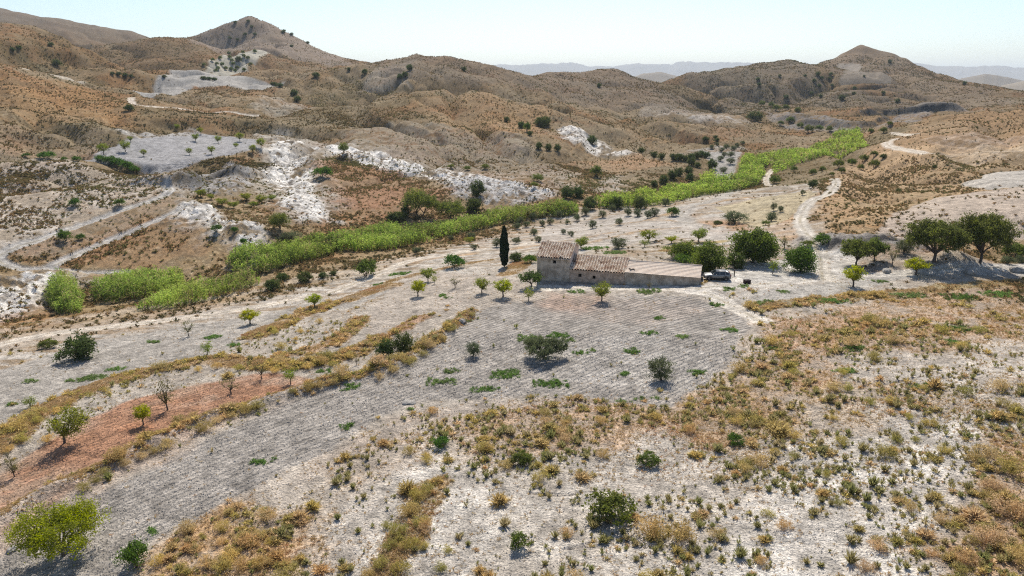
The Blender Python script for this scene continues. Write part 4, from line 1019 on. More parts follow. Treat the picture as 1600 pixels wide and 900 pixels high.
def reeds(pl, dens, h, seed, wblade=.10):
    r = np.random.default_rng(seed); P = W(pl)
    x0, y0 = P.min(0); x1, y1 = P.max(0); n = int((x1 - x0) * (y1 - y0) * dens)
    x = r.uniform(x0, x1, n); y = r.uniform(y0, y1, n)
    lump = fbm(x, y, 6, 3, seed)
    de_, _, _ = seg_dist(x, y, P, True)
    wide_ = .9 + (y0 > 220) * .9
    k = in_poly(x, y, P) & (de_ + wide_ * 1.6 * fbm(x, y, 7, 3, seed + 9) > wide_ * .45) & (lump > -.42); x, y, lump, de_ = x[k], y[k], lump[k], de_[k]; n = len(x)
    z = G.at(x, y); hh = h * (.5 + .5 * sstep(0, 2.4, de_)) * (1 + .6 * lump) * r.uniform(.7, 1.15, n)
    base = np.c_[x, y, z - .1]
    Vs, Fs, vs = [], [], []; off = 0
    tone = np.clip(.5 + .5 * fbm(x, y, 9, 3, seed + 5) + .5 * fbm(x, y, 2.2, 2, seed + 6) + r.normal(0, .18, n), 0, 1)
    th = r.uniform(0, 6.28, n); tilt = r.uniform(.02, .2, n)
    top = base + np.c_[np.cos(th) * tilt * hh, np.sin(th) * tilt * hh, hh]
    ph = r.uniform(0, 3.14, n); sd = np.c_[np.cos(ph), np.sin(ph), np.zeros(n)] * wblade * .35
    Vs.append(np.stack([base - sd, base + sd, top + sd * .3, top - sd * .3], 1).reshape(-1, 3)); vs.append(np.repeat(tone, 4))
    for j in range(6):                           # arching leaves up the stem
        t = r.uniform(.35, 1.0, n)[:, None]; b0 = base * (1 - t) + top * t
        a = r.uniform(0, 6.28, n); ln = r.uniform(.5, 1.1, n) * h * .28
        d = np.c_[np.cos(a) * ln, np.sin(a) * ln, ln * r.uniform(.1, .9, n)]
        s2 = np.c_[-np.sin(a), np.cos(a), np.zeros(n)] * wblade
        m_ = b0 + d * .5 + np.array([0, 0, .12]); e_ = b0 + d - np.array([0, 0, 1]) * (ln * .15)[:, None]
        Vs.append(np.stack([b0, m_ - s2, e_, m_ + s2], 1).reshape(-1, 3)); vs.append(np.repeat(np.clip(tone + r.normal(0, .12, n), 0, 1), 4))
    pal = np.array([(.18, .245, .055), (.275, .355, .075), (.35, .40, .09)])
    q = np.clip(.5 + .55 * fbm(x, y, 12, 3, seed + 11) + r.normal(0, .22, n), 0, .999) * 2; i_ = q.astype(int); f_ = (q - i_)[:, None]
    tn = pal[i_] * (1 - f_) + pal[i_ + 1] * f_
    dry = (r.uniform(0, 1, n) < .09 + .5 * sstep(.25, .6, fbm(x, y, 8, 3, seed + 12)))[:, None]
    tn = np.where(dry, np.array((.36, .31, .15)) * r.uniform(.8, 1.1, (n, 1)), tn); tn = np.repeat(tn, 4, 0)
    V = np.concatenate(Vs); return V, np.arange(len(V)).reshape(-1, 4), np.concatenate(vs), np.concatenate([tn] * len(Vs))
RL = ['rounded bright green reed clump at the left end of the river bed', 'long bright reed bed under the switchback track', 'yellowish front strip of reeds beside the river track',
      'reed bed at the foot of the white marl slope', 'longest bright green reed bed beyond the terraces', 'bright reed strip behind the dark olives',
      'upright block of reeds right of the grey side field', 'far bright reed bed under the dark cliff', 'small reed clump left of the grey side field']
for i, pl in enumerate(REED):
    far_ = i >= 5
    V, F, vv, tn_ = reeds(pl, [5, 4.5, 3.5, 4.5, 3.6, 2.2, 1.6, .9, 1.8][i], [3.2, 3.2, 2.3, 3.0, 3.0, 2.8, 3.0, 2.2, 3.0][i], 100 + i, [.10, .10, .10, .11, .12, .17, .22, .30, .2][i])
    tag(ob('reed_bed', mesh_np('reed_bed', V, F, M_REED, cols={'tint': tn_}, vals={'var': vv})), RL[i], 'reeds', 'reed beds along the river', 'stuff')
# ---------------------------------------------------------------- tufts, shrubs, weeds and scrub
cell = np.linalg.norm(np.cross(np.stack([np.diff(X, axis=1)[:-1], np.diff(Y, axis=1)[:-1]], -1), np.stack([np.diff(X, axis=0)[:, :-1], np.diff(Y, axis=0)[:, :-1]], -1)).reshape(nr - 1, nc - 1, 1), axis=-1)
inview = (np.abs(GA[:-1, :-1]) < R(46))
def scatter(density, n, rmin, rmax, r):
    """n points over the ground, as dense as `density` says"""
    w = density[:-1, :-1] * cell * inview * ((RR[:-1, :-1] > rmin) & (RR[:-1, :-1] < rmax))
    w = w.ravel(); c = np.cumsum(w); i = np.searchsorted(c, r.uniform(0, c[-1], n))
    j, k = np.divmod(i, nc - 1); k = np.minimum(k, nc - 2)
    az = AZ[k] + (AZ[k + 1] - AZ[k]) * r.uniform(0, 1, n); s = SS[j] + (SS[j + 1] - SS[j]) * r.uniform(0, 1, n)
    x = np.exp(s) * np.sin(az); y = np.exp(s) * np.cos(az)
    return x, y, G.at(x, y), j, k
def tuft_mesh(seed, n, w, h, spread, droop=.2, leafy=0):
    """upright dry blades fanning out of one root; leafy adds little leaves on top"""
    r = np.random.default_rng(seed)
    a = r.uniform(0, 6.28, n); q = r.uniform(0, 1, n) ** .7
    root = np.c_[np.cos(a) * q * .12, np.sin(a) * q * .12, np.full(n, -.03)]
    ln = r.uniform(.6, 1.05, n); lean_ = q * spread
    tip = root + np.c_[np.cos(a) * lean_ * ln, np.sin(a) * lean_ * ln, ln * np.sqrt(np.maximum(1 - lean_ ** 2 * .8, .08))]
    b = a + r.uniform(-1.6, 1.6, n)
    sd = np.c_[np.cos(b), np.sin(b), np.zeros(n)] * w * r.uniform(.6, 1.4, n)[:, None]
    m = root * .45 + tip * .55 + np.array([0, 0, droop * .3])
    V = np.stack([root, m - sd, tip, m + sd], 1).reshape(-1, 3); vv = np.repeat(r.uniform(0, 1, n), 4)
    if leafy:
        c = np.c_[r.normal(0, .27, leafy), r.normal(0, .27, leafy), np.abs(r.normal(.36, .2, leafy))]
        c[:, 2] *= np.clip(1.2 - np.hypot(c[:, 0], c[:, 1]), .2, 1.2)
        V2, _ = leaves(c, w * 4.2, r); V = np.r_[V, V2]; vv = np.r_[vv, np.repeat(r.uniform(0, 1, leafy), 4)]
    V[:, 2] *= h
    return V, np.arange(len(V)).reshape(-1, 4), vv
def bake(x, y, z, size, hs, tint, temps, r, name, mat, label, cat, group=None):
    """many small plants as one sheet of cover"""
    Vs, Fs, cs, vs = [], [], [], []; off = 0
    which = r.integers(0, len(temps), len(x)); rot = r.uniform(0, 6.28, len(x))
    for t, (tv, tf, tvar) in enumerate(temps):
        k = np.nonzero(which == t)[0]
        if not len(k): continue
        c, s = np.cos(rot[k])[:, None], np.sin(rot[k])[:, None]
        px = (tv[None, :, 0] * c - tv[None, :, 1] * s) * size[k][:, None] + x[k][:, None]
        py = (tv[None, :, 0] * s + tv[None, :, 1] * c) * size[k][:, None] + y[k][:, None]
        pz = tv[None, :, 2] * (size[k] * hs[k])[:, None] + z[k][:, None]
        Vs.append(np.stack([px, py, pz], -1).reshape(-1, 3))
        Fs.append((tf[None] + (np.arange(len(k)) * len(tv))[:, None, None]).reshape(-1, 4) + off); off += len(k) * len(tv)
        cs.append(np.repeat(tint[k], len(tv), 0)); vs.append(np.tile(tvar, len(k)))
    me = mesh_np(name, np.concatenate(Vs), np.concatenate(Fs), mat, cols={'tint': np.concatenate(cs)}, vals={'var': np.concatenate(vs)})
    tag(ob(name, me), label, cat, group, 'stuff')
r = np.random.default_rng(99)
def tints(x, y, pal, wl, seed, r):
    pal = np.array(pal); q = np.clip(.5 + .75 * fbm(x, y, wl, 3, seed) + r.normal(0, .2, len(x)), 0, .999) * (len(pal) - 1)
    i = q.astype(int); f = (q - i)[:, None]
    return pal[i] * (1 - f) + pal[np.minimum(i + 1, len(pal) - 1)] * f * 1.0
# --- hill scrub
lo = [tuft_mesh(300 + i, 6, .24, 1, .95, 0) for i in range(5)]
mid_ = [tuft_mesh(320 + i, 14, .14, 1, 1.0, 0) for i in range(5)]
PAL_S = [(.10, .09, .04), (.15, .125, .055), (.22, .155, .07), (.26, .165, .08), (.13, .125, .045), (.17, .155, .065)]
patch = np.clip(.5 + 1.5 * n3 + 1.3 * n2 + .7 * n4, .04, 3.0)
dens = SCRUB * patch
x, y, z, j, k = scatter(dens, 60000, 105, 300, r)
sz = r.uniform(.26, .82, len(x)) * r.uniform(.7, 1.2, len(x))
bake(x, y, z, sz, np.full(len(x), .85), tints(x, y, PAL_S, 25, 71, r), mid_, r, 'scrub', M_SCRUB, 'low brown and olive scrub dotting the slopes beyond the river', 'scrub')
x, y, z, j, k = scatter(dens * (RR / 400) ** -.6, 180000, 290, 1250, r)
sz = r.uniform(.35, .9, len(x)) * (1 + (np.hypot(x, y) - 300) / 900)
bake(x, y, z, sz, np.full(len(x), .8), tints(x, y, PAL_S, 40, 72, r) * .8, lo, r, 'scrub', M_SCRUB, 'fine dark scrub speckling the far brown hills', 'scrub')
# --- near tussocks: the largest ones are things, the rest is cover
VIEWD = lambda x, y, z: np.sqrt(x * x + y * y + (z - ZC) ** 2)
def things(name, n_all, n_thing, dens, rmin, rmax, size, hsr, pal, wl, seed, protos, temps, cat, group, labeler, stuff_label, mat_t):
    r = np.random.default_rng(seed)
    x, y, z, j, k = scatter(dens, n_all, rmin, rmax, r)
    sz = (size[0] + (size[1] - size[0]) * r.uniform(0, 1, n_all) ** 1.8) * np.where(r.uniform(0, 1, n_all) < .12, 1.6, 1.0)
    hs = r.uniform(*hsr, n_all); tn = tints(x, y, pal, wl, seed + 1, r)
    u, v = proj(x, y, z)
    vis = (u > -20) & (u < 1620) & (v > 0) & (v < 925)
    app = np.where(vis, sz * np.sqrt(hs) / VIEWD(x, y, z), 0)
    order = np.argsort(-app); big = order[:n_thing]; rest = order[n_thing:]
    for i in big:
        o = bpy.data.objects.new(name, protos[int(r.integers(len(protos)))]); COL.objects.link(o)
        o.location = (x[i], y[i], z[i] - .02); o.rotation_euler = (0, 0, r.uniform(0, 6.28))
        o.scale = (sz[i], sz[i], sz[i] * hs[i]); o.color = (*tn[i], 1)
        tag(o, labeler(u[i], v[i], tn[i], app[i]), cat, group)
    bake(x[rest], y[rest], z[rest], sz[rest], hs[rest], tn[rest], temps, r, 'ground_cover', M_SCRUB, stuff_label, 'ground cover')
def hue_word(c):
    if c[1] > c[0] * .98: return 'olive-green'
    if c[0] > .3: return 'straw-coloured'
    if c[0] > c[1] * 1.55: return 'rust-brown'
    return 'brown'
def place_word(u, v):
    if v > 720:
        return 'on the white crust at the bottom right' if u > 1400 else 'on the white stony slope' if u > 700 else 'in the orange grass at the lower left' if u < 480 else 'on the stony slope by the golden strip'
    if v > 600: return 'in the tan grass on the right slope' if u > 1100 else 'on the pinkish slope under the ploughed field' if u > 560 else 'on the stony bank above the grey field'
    return 'on the upper right slope near the track' if u > 1100 else 'by the ploughed field' if u > 560 else 'on the golden bank beyond the red field'
near_p = [mesh_np('tussock', *(lambda q: (q[0], q[1]))(tuft_mesh(400 + i, 110, .05, 1, .8)), M_TUFT, vals={'var': tuft_mesh(400 + i, 110, .05, 1, .8)[2]}) for i in range(7)]
near_t = [tuft_mesh(420 + i, 26, .09, 1, .8) for i in range(6)]
def mk(seed, n, w, spread, leafy): 
    q = tuft_mesh(seed, n, w, 1, spread, leafy=leafy); return mesh_np('shrub', q[0], q[1], M_TUFT, vals={'var': q[2]})
shrub_p = [mk(440 + i, 150, .045, 1.05, 230) for i in range(7)]
shrub_t = [tuft_mesh(460 + i, 26, .08, 1, 1.05, leafy=20) for i in range(6)]
mound_p = []
for i in range(6):            # rounded twiggy cushions
    V_, F_, v_, _c = crown(640 + i, 1.9, 1.25, -.12, 34, 30, .11, .24, shape='dome', hollow=.45, gap=.25)
    q_ = tuft_mesh(650 + i, 60, .02, 1.05, .95); V_ = np.r_[V_, q_[0]]; v_ = np.r_[v_, q_[2]]
    mound_p.append(mesh_np('shrub', V_, np.arange(len(V_)).reshape(-1, 4), M_TUFT, vals={'var': v_}))
weed_p = [mk(480 + i, 60, .05, 1.15, 90) for i in range(5)]
weed_t = [tuft_mesh(490 + i, 16, .08, 1, 1.15, leafy=14) for i in range(5)]
clus = np.clip(.5 + 1.2 * fbm(X, Y, 7, 3, 81) + .8 * fbm(X, Y, 2, 2, 82), .02, 3)
things('grass_tussock', 5600, 290, TUSS * clus, 38, 112, (.16, .52), (.8, 1.5), [(.26, .235, .095), (.37, .31, .14), (.26, .265, .095), (.44, .36, .19)], 9, 501, near_p, near_t, 'tussock', 'small tussocks on the near slope',
       lambda u, v, c, a: f'small {hue_word(c)} grass tussock {place_word(u, v)}', 'small dry tussocks scattered over the near slopes', M_TUFT)
things('dry_shrub', 3600, 225, (GOLD * 1.2 + TUSS * .16) * clus, 38, 125, (.26, .85), (.6, 1.05), [(.52, .39, .15), (.58, .38, .18), (.36, .31, .10), (.62, .44, .25), (.44, .37, .11), (.56, .42, .15)], 6, 502, shrub_p + mound_p[:4], shrub_t, 'shrub', 'dry shrubs on the banks and slope',
       lambda u, v, c, a: f'rounded {hue_word(c)} dry shrub {place_word(u, v)}', 'dry golden and rusty shrubs along banks and strips', M_TUFT)
BIG = [('large shrubs along the stony bank', 'large tan shrubs along the stony bank', [(402,638,26),(340,660,24),(319,674,36),(302,652,22),(280,660,22),(261,700,30),(240,708,24),(222,716,24),(385,645,26),(362,652,22),(482,608,26),(500,606,24),(520,600,20),(455,614,16),(195,728,22),(165,743,24),(150,753,24),(130,767,26),(593,592,22),(615,582,26),(640,569,26),(660,556,22),(672,544,24),(690,531,22),(705,517,18),(722,500,15),(737,494,14)], [(.50,.38,.17),(.40,.31,.12),(.56,.42,.22),(.33,.28,.10)]),
 ('shrubs on the golden strip at the bottom', 'shrubs on the golden strip', [(650,780,32),(668,768,26),(640,806,36),(657,820,30),(622,836,36),(642,856,32),(608,856,28),(594,886,32),(626,892,38),(577,900,30),(664,856,22),(700,862,22),(690,890,24),(605,825,22)], [(.44,.36,.10),(.38,.33,.10),(.54,.40,.16),(.34,.31,.09)]),
 ('big tan shrubs at the lower right edge', 'big tan shrubs at the lower right', [(1580,740,52),(1560,800,52),(1592,812,58),(1540,850,50),(1502,878,42),(1372,858,36),(1420,798,28),(1475,708,26),(1553,768,42),(1592,880,52),(1350,890,30),(1455,868,26),(1520,720,30)], [(.58,.41,.24),(.60,.40,.20),(.52,.38,.16),(.46,.37,.12)]),
 ('golden shrubs in the orange grass at the lower left', 'golden shrubs at the lower left', [(380,848,28),(305,862,26),(322,886,32),(360,876,32),(402,886,26),(288,896,32),(345,850,22),(250,880,28),(420,850,18),(410,800,18)], [(.56,.41,.14),(.50,.39,.12),(.60,.42,.20)]),
 ('tufty shrubs on the golden bank beyond the red field', 'shrubs on the golden bank', [(60,660,22),(90,645,22),(110,632,20),(140,620,18),(165,612,18),(35,690,26),(75,690,24),(15,705,22),(310,580,16),(340,576,18),(372,578,18),(430,582,18),(480,576,20),(520,572,18),(545,560,18),(440,545,22),(470,520,16),(500,505,16),(430,522,16)], [(.58,.43,.15),(.50,.39,.12),(.60,.42,.16),(.42,.36,.10)]),
 ('tall tufts on the upper right slope', 'tall tufts on the upper right slope', [(1240,585,22),(1318,585,26),(1325,610,22),(1390,630,24),(1440,608,18),(1510,618,30),(1452,665,26),(1360,632,22),(1300,655,18),(1420,655,20),(1180,600,18),(1238,525,20),(1500,545,24),(1470,520,24),(1530,520,24),(1400,690,20),(1240,715,22),(1290,745,20),(1200,805,24),(1430,690,18),(1310,790,22)], [(.34,.31,.09),(.42,.36,.10),(.50,.39,.13)])]
rb = random.Random(21)
for phrase, grp, lst, pal in BIG:
    lst = sorted(lst); n = len(lst)
    for i, (u, v, w_) in enumerate(lst):
        p = G.cast(u, v); cz = p[1] * cp - (p[2] - ZC) * sp; s_ = w_ * cz / F_PX / 2.1
        o = bpy.data.objects.new('dry_shrub', mound_p[rb.randrange(len(mound_p))]); COL.objects.link(o)
        o.location = (p[0], p[1], p[2] - .03); o.rotation_euler = (0, 0, rb.uniform(0, 6.28)); o.scale = (s_ * rb.uniform(.85, 1.2), s_ * rb.uniform(.85, 1.2), s_ * rb.uniform(.75, 1.05))
        o.color = (*(np.array(pal[rb.randrange(len(pal))]) * rb.uniform(.85, 1.15)), 1)
        w2 = ORD[min(i, 19)] if i < (n + 1) // 2 else ORD[n - 1 - i].replace('left', 'right')
        tag(o, f'{w2} of the {phrase}', 'shrub', grp)
GRN = [(.13, .22, .05), (.15, .25, .06), (.18, .25, .08)]
# green weed patches, each a patch of low plants
WEEDS = [(789,585,50,22),(860,600,62,20),(690,597,50,17),(704,580,28,12),(759,609,50,10),(976,584,24,9),(1091,583,34,12),(975,628,26,8),(1010,623,40,6),(828,530,40,18),(872,524,40,12),(890,532,20,8),(907,552,26,10),(990,550,30,16),(924,548,16,6),(1030,497,18,8),(1014,521,26,8),(1067,527,22,10),(1138,516,26,10),(900,456,28,7),(1014,456,40,10),(548,605,28,16),(541,667,26,14),(410,722,36,14),(726,500,24,8),
         (240,535,24,9),(334,527,32,9),(365,540,24,8),(120,594,34,10),(150,590,50,14),(180,577,30,10),(507,580,28,8),(50,596,28,8),(20,632,26,7),(95,640,20,6),(1140,452,24,7),(1160,448,22,6),(1222,456,22,6),(1375,440,22,7),(1120,477,22,8),(1187,474,18,7),(1325,520,34,12),(1335,545,40,14),(1500,515,40,16),(1560,460,60,14),(1500,465,60,14),(1420,462,60,10),(1300,470,60,10),(1490,535,30,10),(1320,580,40,12),(1440,605,30,14),(1210,545,20,9),(1200,470,16,6),(690,462,18,6),(950,425,10,4),(625,428,36,8),(590,445,20,6),(1180,383,16,5),(930,388,46,10),(960,395,40,10),(870,396,24,10),(240,830,20,18),(700,465,14,5),(640,640,16,7)]
protos_weed = weed_p
rw = random.Random(3)
nW = len(WEEDS)
for i, (u, v, wp, hp) in enumerate(WEEDS):
    p = G.cast(u, v); cz = p[1] * cp - (p[2] - ZC) * sp
    wm = wp * cz / F_PX; dm = hp * cz / F_PX / max((ZC - p[2]) / cz, .2) * .75
    r2 = np.random.default_rng(700 + i); nn = int(np.clip(wm * dm * 5, 6, 110))
    cx = np.clip(r2.normal(0, .25, nn), -.42, .42) * wm; cy = np.clip(r2.normal(0, .25, nn), -.42, .42) * dm; s_ = r2.uniform(.28, .55, nn)
    zz = G.at(p[0] + cx, p[1] + cy) - p[2]
    Vs, Fs, vs = [], [], []; off = 0
    for q in range(nn):
        tv, tf, tvar = weed_t[q % 5]; a = r2.uniform(0, 6.28); c, s = math.cos(a), math.sin(a)
        Vs.append(np.c_[(tv[:, 0] * c - tv[:, 1] * s) * s_[q] + cx[q], (tv[:, 0] * s + tv[:, 1] * c) * s_[q] + cy[q], tv[:, 2] * s_[q] * .75 + zz[q]])
        Fs.append(tf + off); off += len(tv); vs.append(np.clip(tvar * .5 + r2.uniform(0, .5), 0, 1))
    o = ob('weed_patch', mesh_np('weed_patch', np.concatenate(Vs), np.concatenate(Fs), M_TUFT, vals={'var': np.concatenate(vs)}), loc=p)
    o.color = (*(np.array(GRN[rw.randrange(3)]) * rw.uniform(.9, 1.15)), 1)
    o['u'] = u; o['v'] = v
    where = ('on the ploughed field' if (640 < u < 1180 and 487 < v < 632) else 'on the lower grey field' if (u < 420 and v < 640) else 'on the yellowing right slope' if (u > 1190 and v > 455) else 'around the house and yard' if v < 480 else 'on the strip by the stony bank')
    near_ = 'wide' if wp >= 45 else 'small' if wp < 25 else 'middling'
    tag(o, f'{near_} green weed patch {where}', 'weeds', 'green weed patches')
# labels of weed patches that would read alike get their order from the left
def ordinals(prefix):
    by = {}
    for o in SC.objects:
        if o.name.startswith(prefix) and o.parent is None and 'label' in o: by.setdefault(o['label'], []).append(o)
    for lab, os_ in by.items():
        n = len(os_)
        if n == 1: continue
        os_.sort(key=lambda o: o['u'])
        for i, o in enumerate(os_):
            w_ = ORD[i] if i < (n + 1) // 2 else ORD[n - 1 - i].replace('left', 'right')
            o['label'] = f'{w_} of the ' + lab.replace('patch', 'patches')
ordinals('weed_patch')
# --- short straw between the shrubs
straw = [tuft_mesh(520 + i, 9, .09, 1, 1.1) for i in range(5)]
dS_ = (GOLD * 1.3 + .02 + TUSS * .12) * np.clip(.6 + 1.2 * n3 + .6 * n2, .05, 2)
x, y, z, j, k = scatter(dS_, 60000, 38, 150, r)
bake(x, y, z, r.uniform(.14, .34, len(x)), np.full(len(x), .8), tints(x, y, [(.44, .30, .15), (.50, .36, .20), (.38, .28, .12), (.46, .27, .14)], 5, 73, r), straw, r, 'dry_grass', M_SCRUB, 'short straw-coloured grass between the shrubs of the near slopes', 'dry grass')
# --- loose stones on the white slope and fields
def stones(n, dens, seed, label, szr):
    r = np.random.default_rng(seed); x, y, z, j, k = scatter(dens, n, 38, 95, r)
    base = np.array([(1, 0, 0), (0, 1, 0), (-1, 0, 0), (0, -1, 0), (0, 0, .8), (0, 0, -.4)], float)
    tf = np.array([(0, 1, 4), (1, 2, 4), (2, 3, 4), (3, 0, 4)])
    V = base[None] * r.uniform(.5, 1.2, (n, 6, 1)) * r.uniform(szr[0], szr[1], (n, 1, 1)) ; a = r.uniform(0, 6.28, n)
    c, s = np.cos(a)[:, None], np.sin(a)[:, None]
    Vx = V[..., 0] * c - V[..., 1] * s + x[:, None]; Vy = V[..., 0] * s + V[..., 1] * c + y[:, None]; Vz = V[..., 2] + z[:, None] + .005
    tint = C[j, k] * r.uniform(.75, 1.15, (n, 1))
    me = mesh_np('stones', np.stack([Vx, Vy, Vz], -1).reshape(-1, 3), (tf[None] + (np.arange(n) * 6)[:, None, None]).reshape(-1, 3), M_STONE, cols={'cover': np.repeat(np.clip(tint, 0, .85), 6, 0)})
    tag(ob('stones', me), label, 'stones', kind='stuff')
M_STONE = bpy.data.materials.new('loose_stone'); M_STONE.use_nodes = True
_a = M_STONE.node_tree.nodes.new('ShaderNodeAttribute'); _a.attribute_name = 'cover'
M_STONE.node_tree.links.new(_a.outputs['Color'], M_STONE.node_tree.nodes['Principled BSDF'].inputs['Base Color'])
M_STONE.node_tree.nodes['Principled BSDF'].inputs['Roughness'].default_value = .95
stones(26000, (TUSS + .3) * (1 - FUR) * (KIND != 2), 611, 'loose pale stones over the near slope', (.03, .10))
stones(16000, FUR * 1.0 + .001, 612, 'clods and stones turned up on the ploughed fields', (.04, .12))
# ---------------------------------------------------------------- farmhouse
M_PLASTER = plain('grey_render', (.33, .265, .20), .95, .1, noise=(.8, (.56, .47, .375), .42, .6), bump=.5)
M_RUBBLE = plain('rubble_stone', (.25, .20, .16), .95, .1, noise=(2.8, (.42, .36, .30), .35, .68), bump=1.0)
M_PINK = plain('pink_plaster', (.34, .25, .185), .95, .1, noise=(1.3, (.56, .42, .32), .42, .6), bump=.5)
M_GABLE_LIT = plain('gable_plaster_lit', (.50, .40, .33), .95, .1, noise=(1.4, (.60, .51, .44), .35, .65), bump=.5)  # pinkish plaster, made paler so light on the gables is in the colour
M_HOLE = plain('dark_opening', (.012, .011, .01), .9, .05)
M_WOOD = plain('old_timber', (.10, .075, .055), .85, .15, noise=(7, (.17, .13, .10), .3, .7))
def tile_material(name, cols, sx, sy):
    m = bpy.data.materials.new(name); m.use_nodes = True; t = m.node_tree; N = t.nodes; L = t.links; b = N['Principled BSDF']
    b.inputs['Roughness'].default_value = .9; b.inputs['Specular IOR Level'].default_value = .15
    tc = N.new('ShaderNodeTexCoord'); sc = N.new('ShaderNodeVectorMath'); sc.operation = 'MULTIPLY'; sc.inputs[1].default_value = (sx, sy, 0)
    fl = N.new('ShaderNodeVectorMath'); fl.operation = 'FLOOR'; wn = N.new('ShaderNodeTexWhiteNoise'); wn.noise_dimensions = '2D'
    L.new(tc.outputs['UV'], sc.inputs[0]); L.new(sc.outputs[0], fl.inputs[0]); L.new(fl.outputs[0], wn.inputs['Vector'])
    cr = N.new('ShaderNodeValToRGB'); el = cr.color_ramp.elements
    while len(el) < len(cols): el.new(.5)
    for i, c in enumerate(cols): el[i].position = i / (len(cols) - 1); el[i].color = (*c, 1)
    n = N.new('ShaderNodeTexNoise'); n.inputs['Scale'].default_value = .7; n.inputs['Detail'].default_value = 4; L.new(tc.outputs['Object'], n.inputs['Vector'])
    mx = N.new('ShaderNodeMath'); mx.operation = 'MULTIPLY_ADD'; mx.inputs[1].default_value = .55; 
    m2 = N.new('ShaderNodeMath'); m2.operation = 'MULTIPLY_ADD'; m2.inputs[1].default_value = 1.3; m2.inputs[2].default_value = -.4
    L.new(n.outputs['Fac'], m2.inputs[0]); L.new(wn.outputs['Value'], mx.inputs[0]); L.new(m2.outputs[0], mx.inputs[2])
    L.new(mx.outputs[0], cr.inputs[0]); L.new(cr.outputs[0], b.inputs['Base Color'])
    return m
M_TILE = tile_material('weathered_roof_tile', [(.15, .09, .06), (.30, .19, .13), (.44, .34, .25), (.58, .50, .41), (.34, .19, .12)], 1, 1)
M_SHEET = plain('pale_roof', (.50, .40, .32), .9, .1, noise=(1.5, (.62, .53, .44), .3, .7), bump=.4)
H0 = G.cast(839, 439); ang = R(-17)
ex = np.array([math.cos(ang), math.sin(ang)]); ey = np.array([-math.sin(ang), math.cos(ang)])
# length so that the right end is seen at column 1096
def at_l(lx, ly): return H0[:2] + ex * lx + ey * ly
def solve_x(u, ly, z):
    lo_, hi_ = -5.0, 60.0
    for _ in range(50):
        m_ = (lo_ + hi_) / 2; q = at_l(m_, ly)
        if proj(q[0], q[1], z)[0] < u: lo_ = m_
        else: hi_ = m_
    return lo_
def solve_z(v, lx, ly):
    lo_, hi_ = -5.0, 20.0; q = at_l(lx, ly)
    for _ in range(50):
        m_ = (lo_ + hi_) / 2
        if proj(q[0], q[1], m_)[1] > v: lo_ = m_
        else: hi_ = m_
    return lo_
X_T = solve_x(890, 0, 2.5); X_M = solve_x(976, 0, 2.2); X_B = solve_x(1093, 0, 2.2)
e_t = solve_z(403.5, X_T / 2, -.25); r_t = solve_z(379.5, X_T / 2, 4.2)
e_m = solve_z(424.5, (X_T + X_M) / 2, -.1); r_m = solve_z(401, (X_T + X_M) / 2, 4.2)
e_b = solve_z(430, (X_M + X_B) / 2, -.2); r_b = solve_z(411.5, (X_M + X_B) / 2, 3.6)
print('house', X_T, X_M, X_B, 'eaves', e_t, e_m, e_b, 'ridges', r_t, r_m, r_b, 'base', H0)
house = empty('farmhouse', (H0[0], H0[1], 0), ang)
tag(house, 'long old farmhouse with a tiled tower, a tiled wing and a pale-roofed barn', 'farmhouse')
def wall_block(name, x0, x1, dep, eave, ridge, rrun, mat, openings=(), zb=-1.5, label=None):
    """four walls with a gable at each end; openings cut in the front as real recesses"""
    mb = MB(); th = .35
    xs = sorted({x0, x1, *[a for o in openings for a in (o[0], o[1])]}); zs = sorted({zb, eave, *[a for o in openings for a in (o[2], o[3])]})
    for i in range(len(xs) - 1):
        for k in range(len(zs) - 1):
            cx, cz = (xs[i] + xs[i + 1]) / 2, (zs[k] + zs[k + 1]) / 2
            if any(o[0] < cx < o[1] and o[2] < cz < o[3] for o in openings): continue
            mb.add([(xs[i], 0, zs[k]), (xs[i + 1], 0, zs[k]), (xs[i + 1], 0, zs[k + 1]), (xs[i], 0, zs[k + 1])], [(0, 1, 2, 3)])
    for o in openings:
        a, b, c, d = o[:4]; P = [(a, 0, c), (b, 0, c), (b, 0, d), (a, 0, d)]; Q_ = [(p[0], th, p[2]) for p in P]
        mb.add(P + Q_, [(0, 4, 5, 1), (1, 5, 6, 2), (2, 6, 7, 3), (3, 7, 4, 0)])
    be = eave if dep <= rrun + .01 else eave + (ridge - eave) * .35
    for xx, sgn in ((x0, 1), (x1, -1)):
        P = [(xx, 0, zb), (xx, dep, zb), (xx, dep, be), (xx, rrun, ridge), (xx, 0, eave)]
        mb.add(P, [(4, 3, 2, 1, 0) if sgn > 0 else (0, 1, 2, 3, 4)])
    mb.add([(x0, dep, zb), (x1, dep, zb), (x1, dep, be), (x0, dep, be)], [(3, 2, 1, 0)])
    w = mb.build(name, mat, house)
    w.data.materials.append(M_GABLE_LIT)  # end walls get the plaster with light painted in
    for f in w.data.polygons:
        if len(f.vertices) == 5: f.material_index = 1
    if label: w['label'] = label
    return w, be
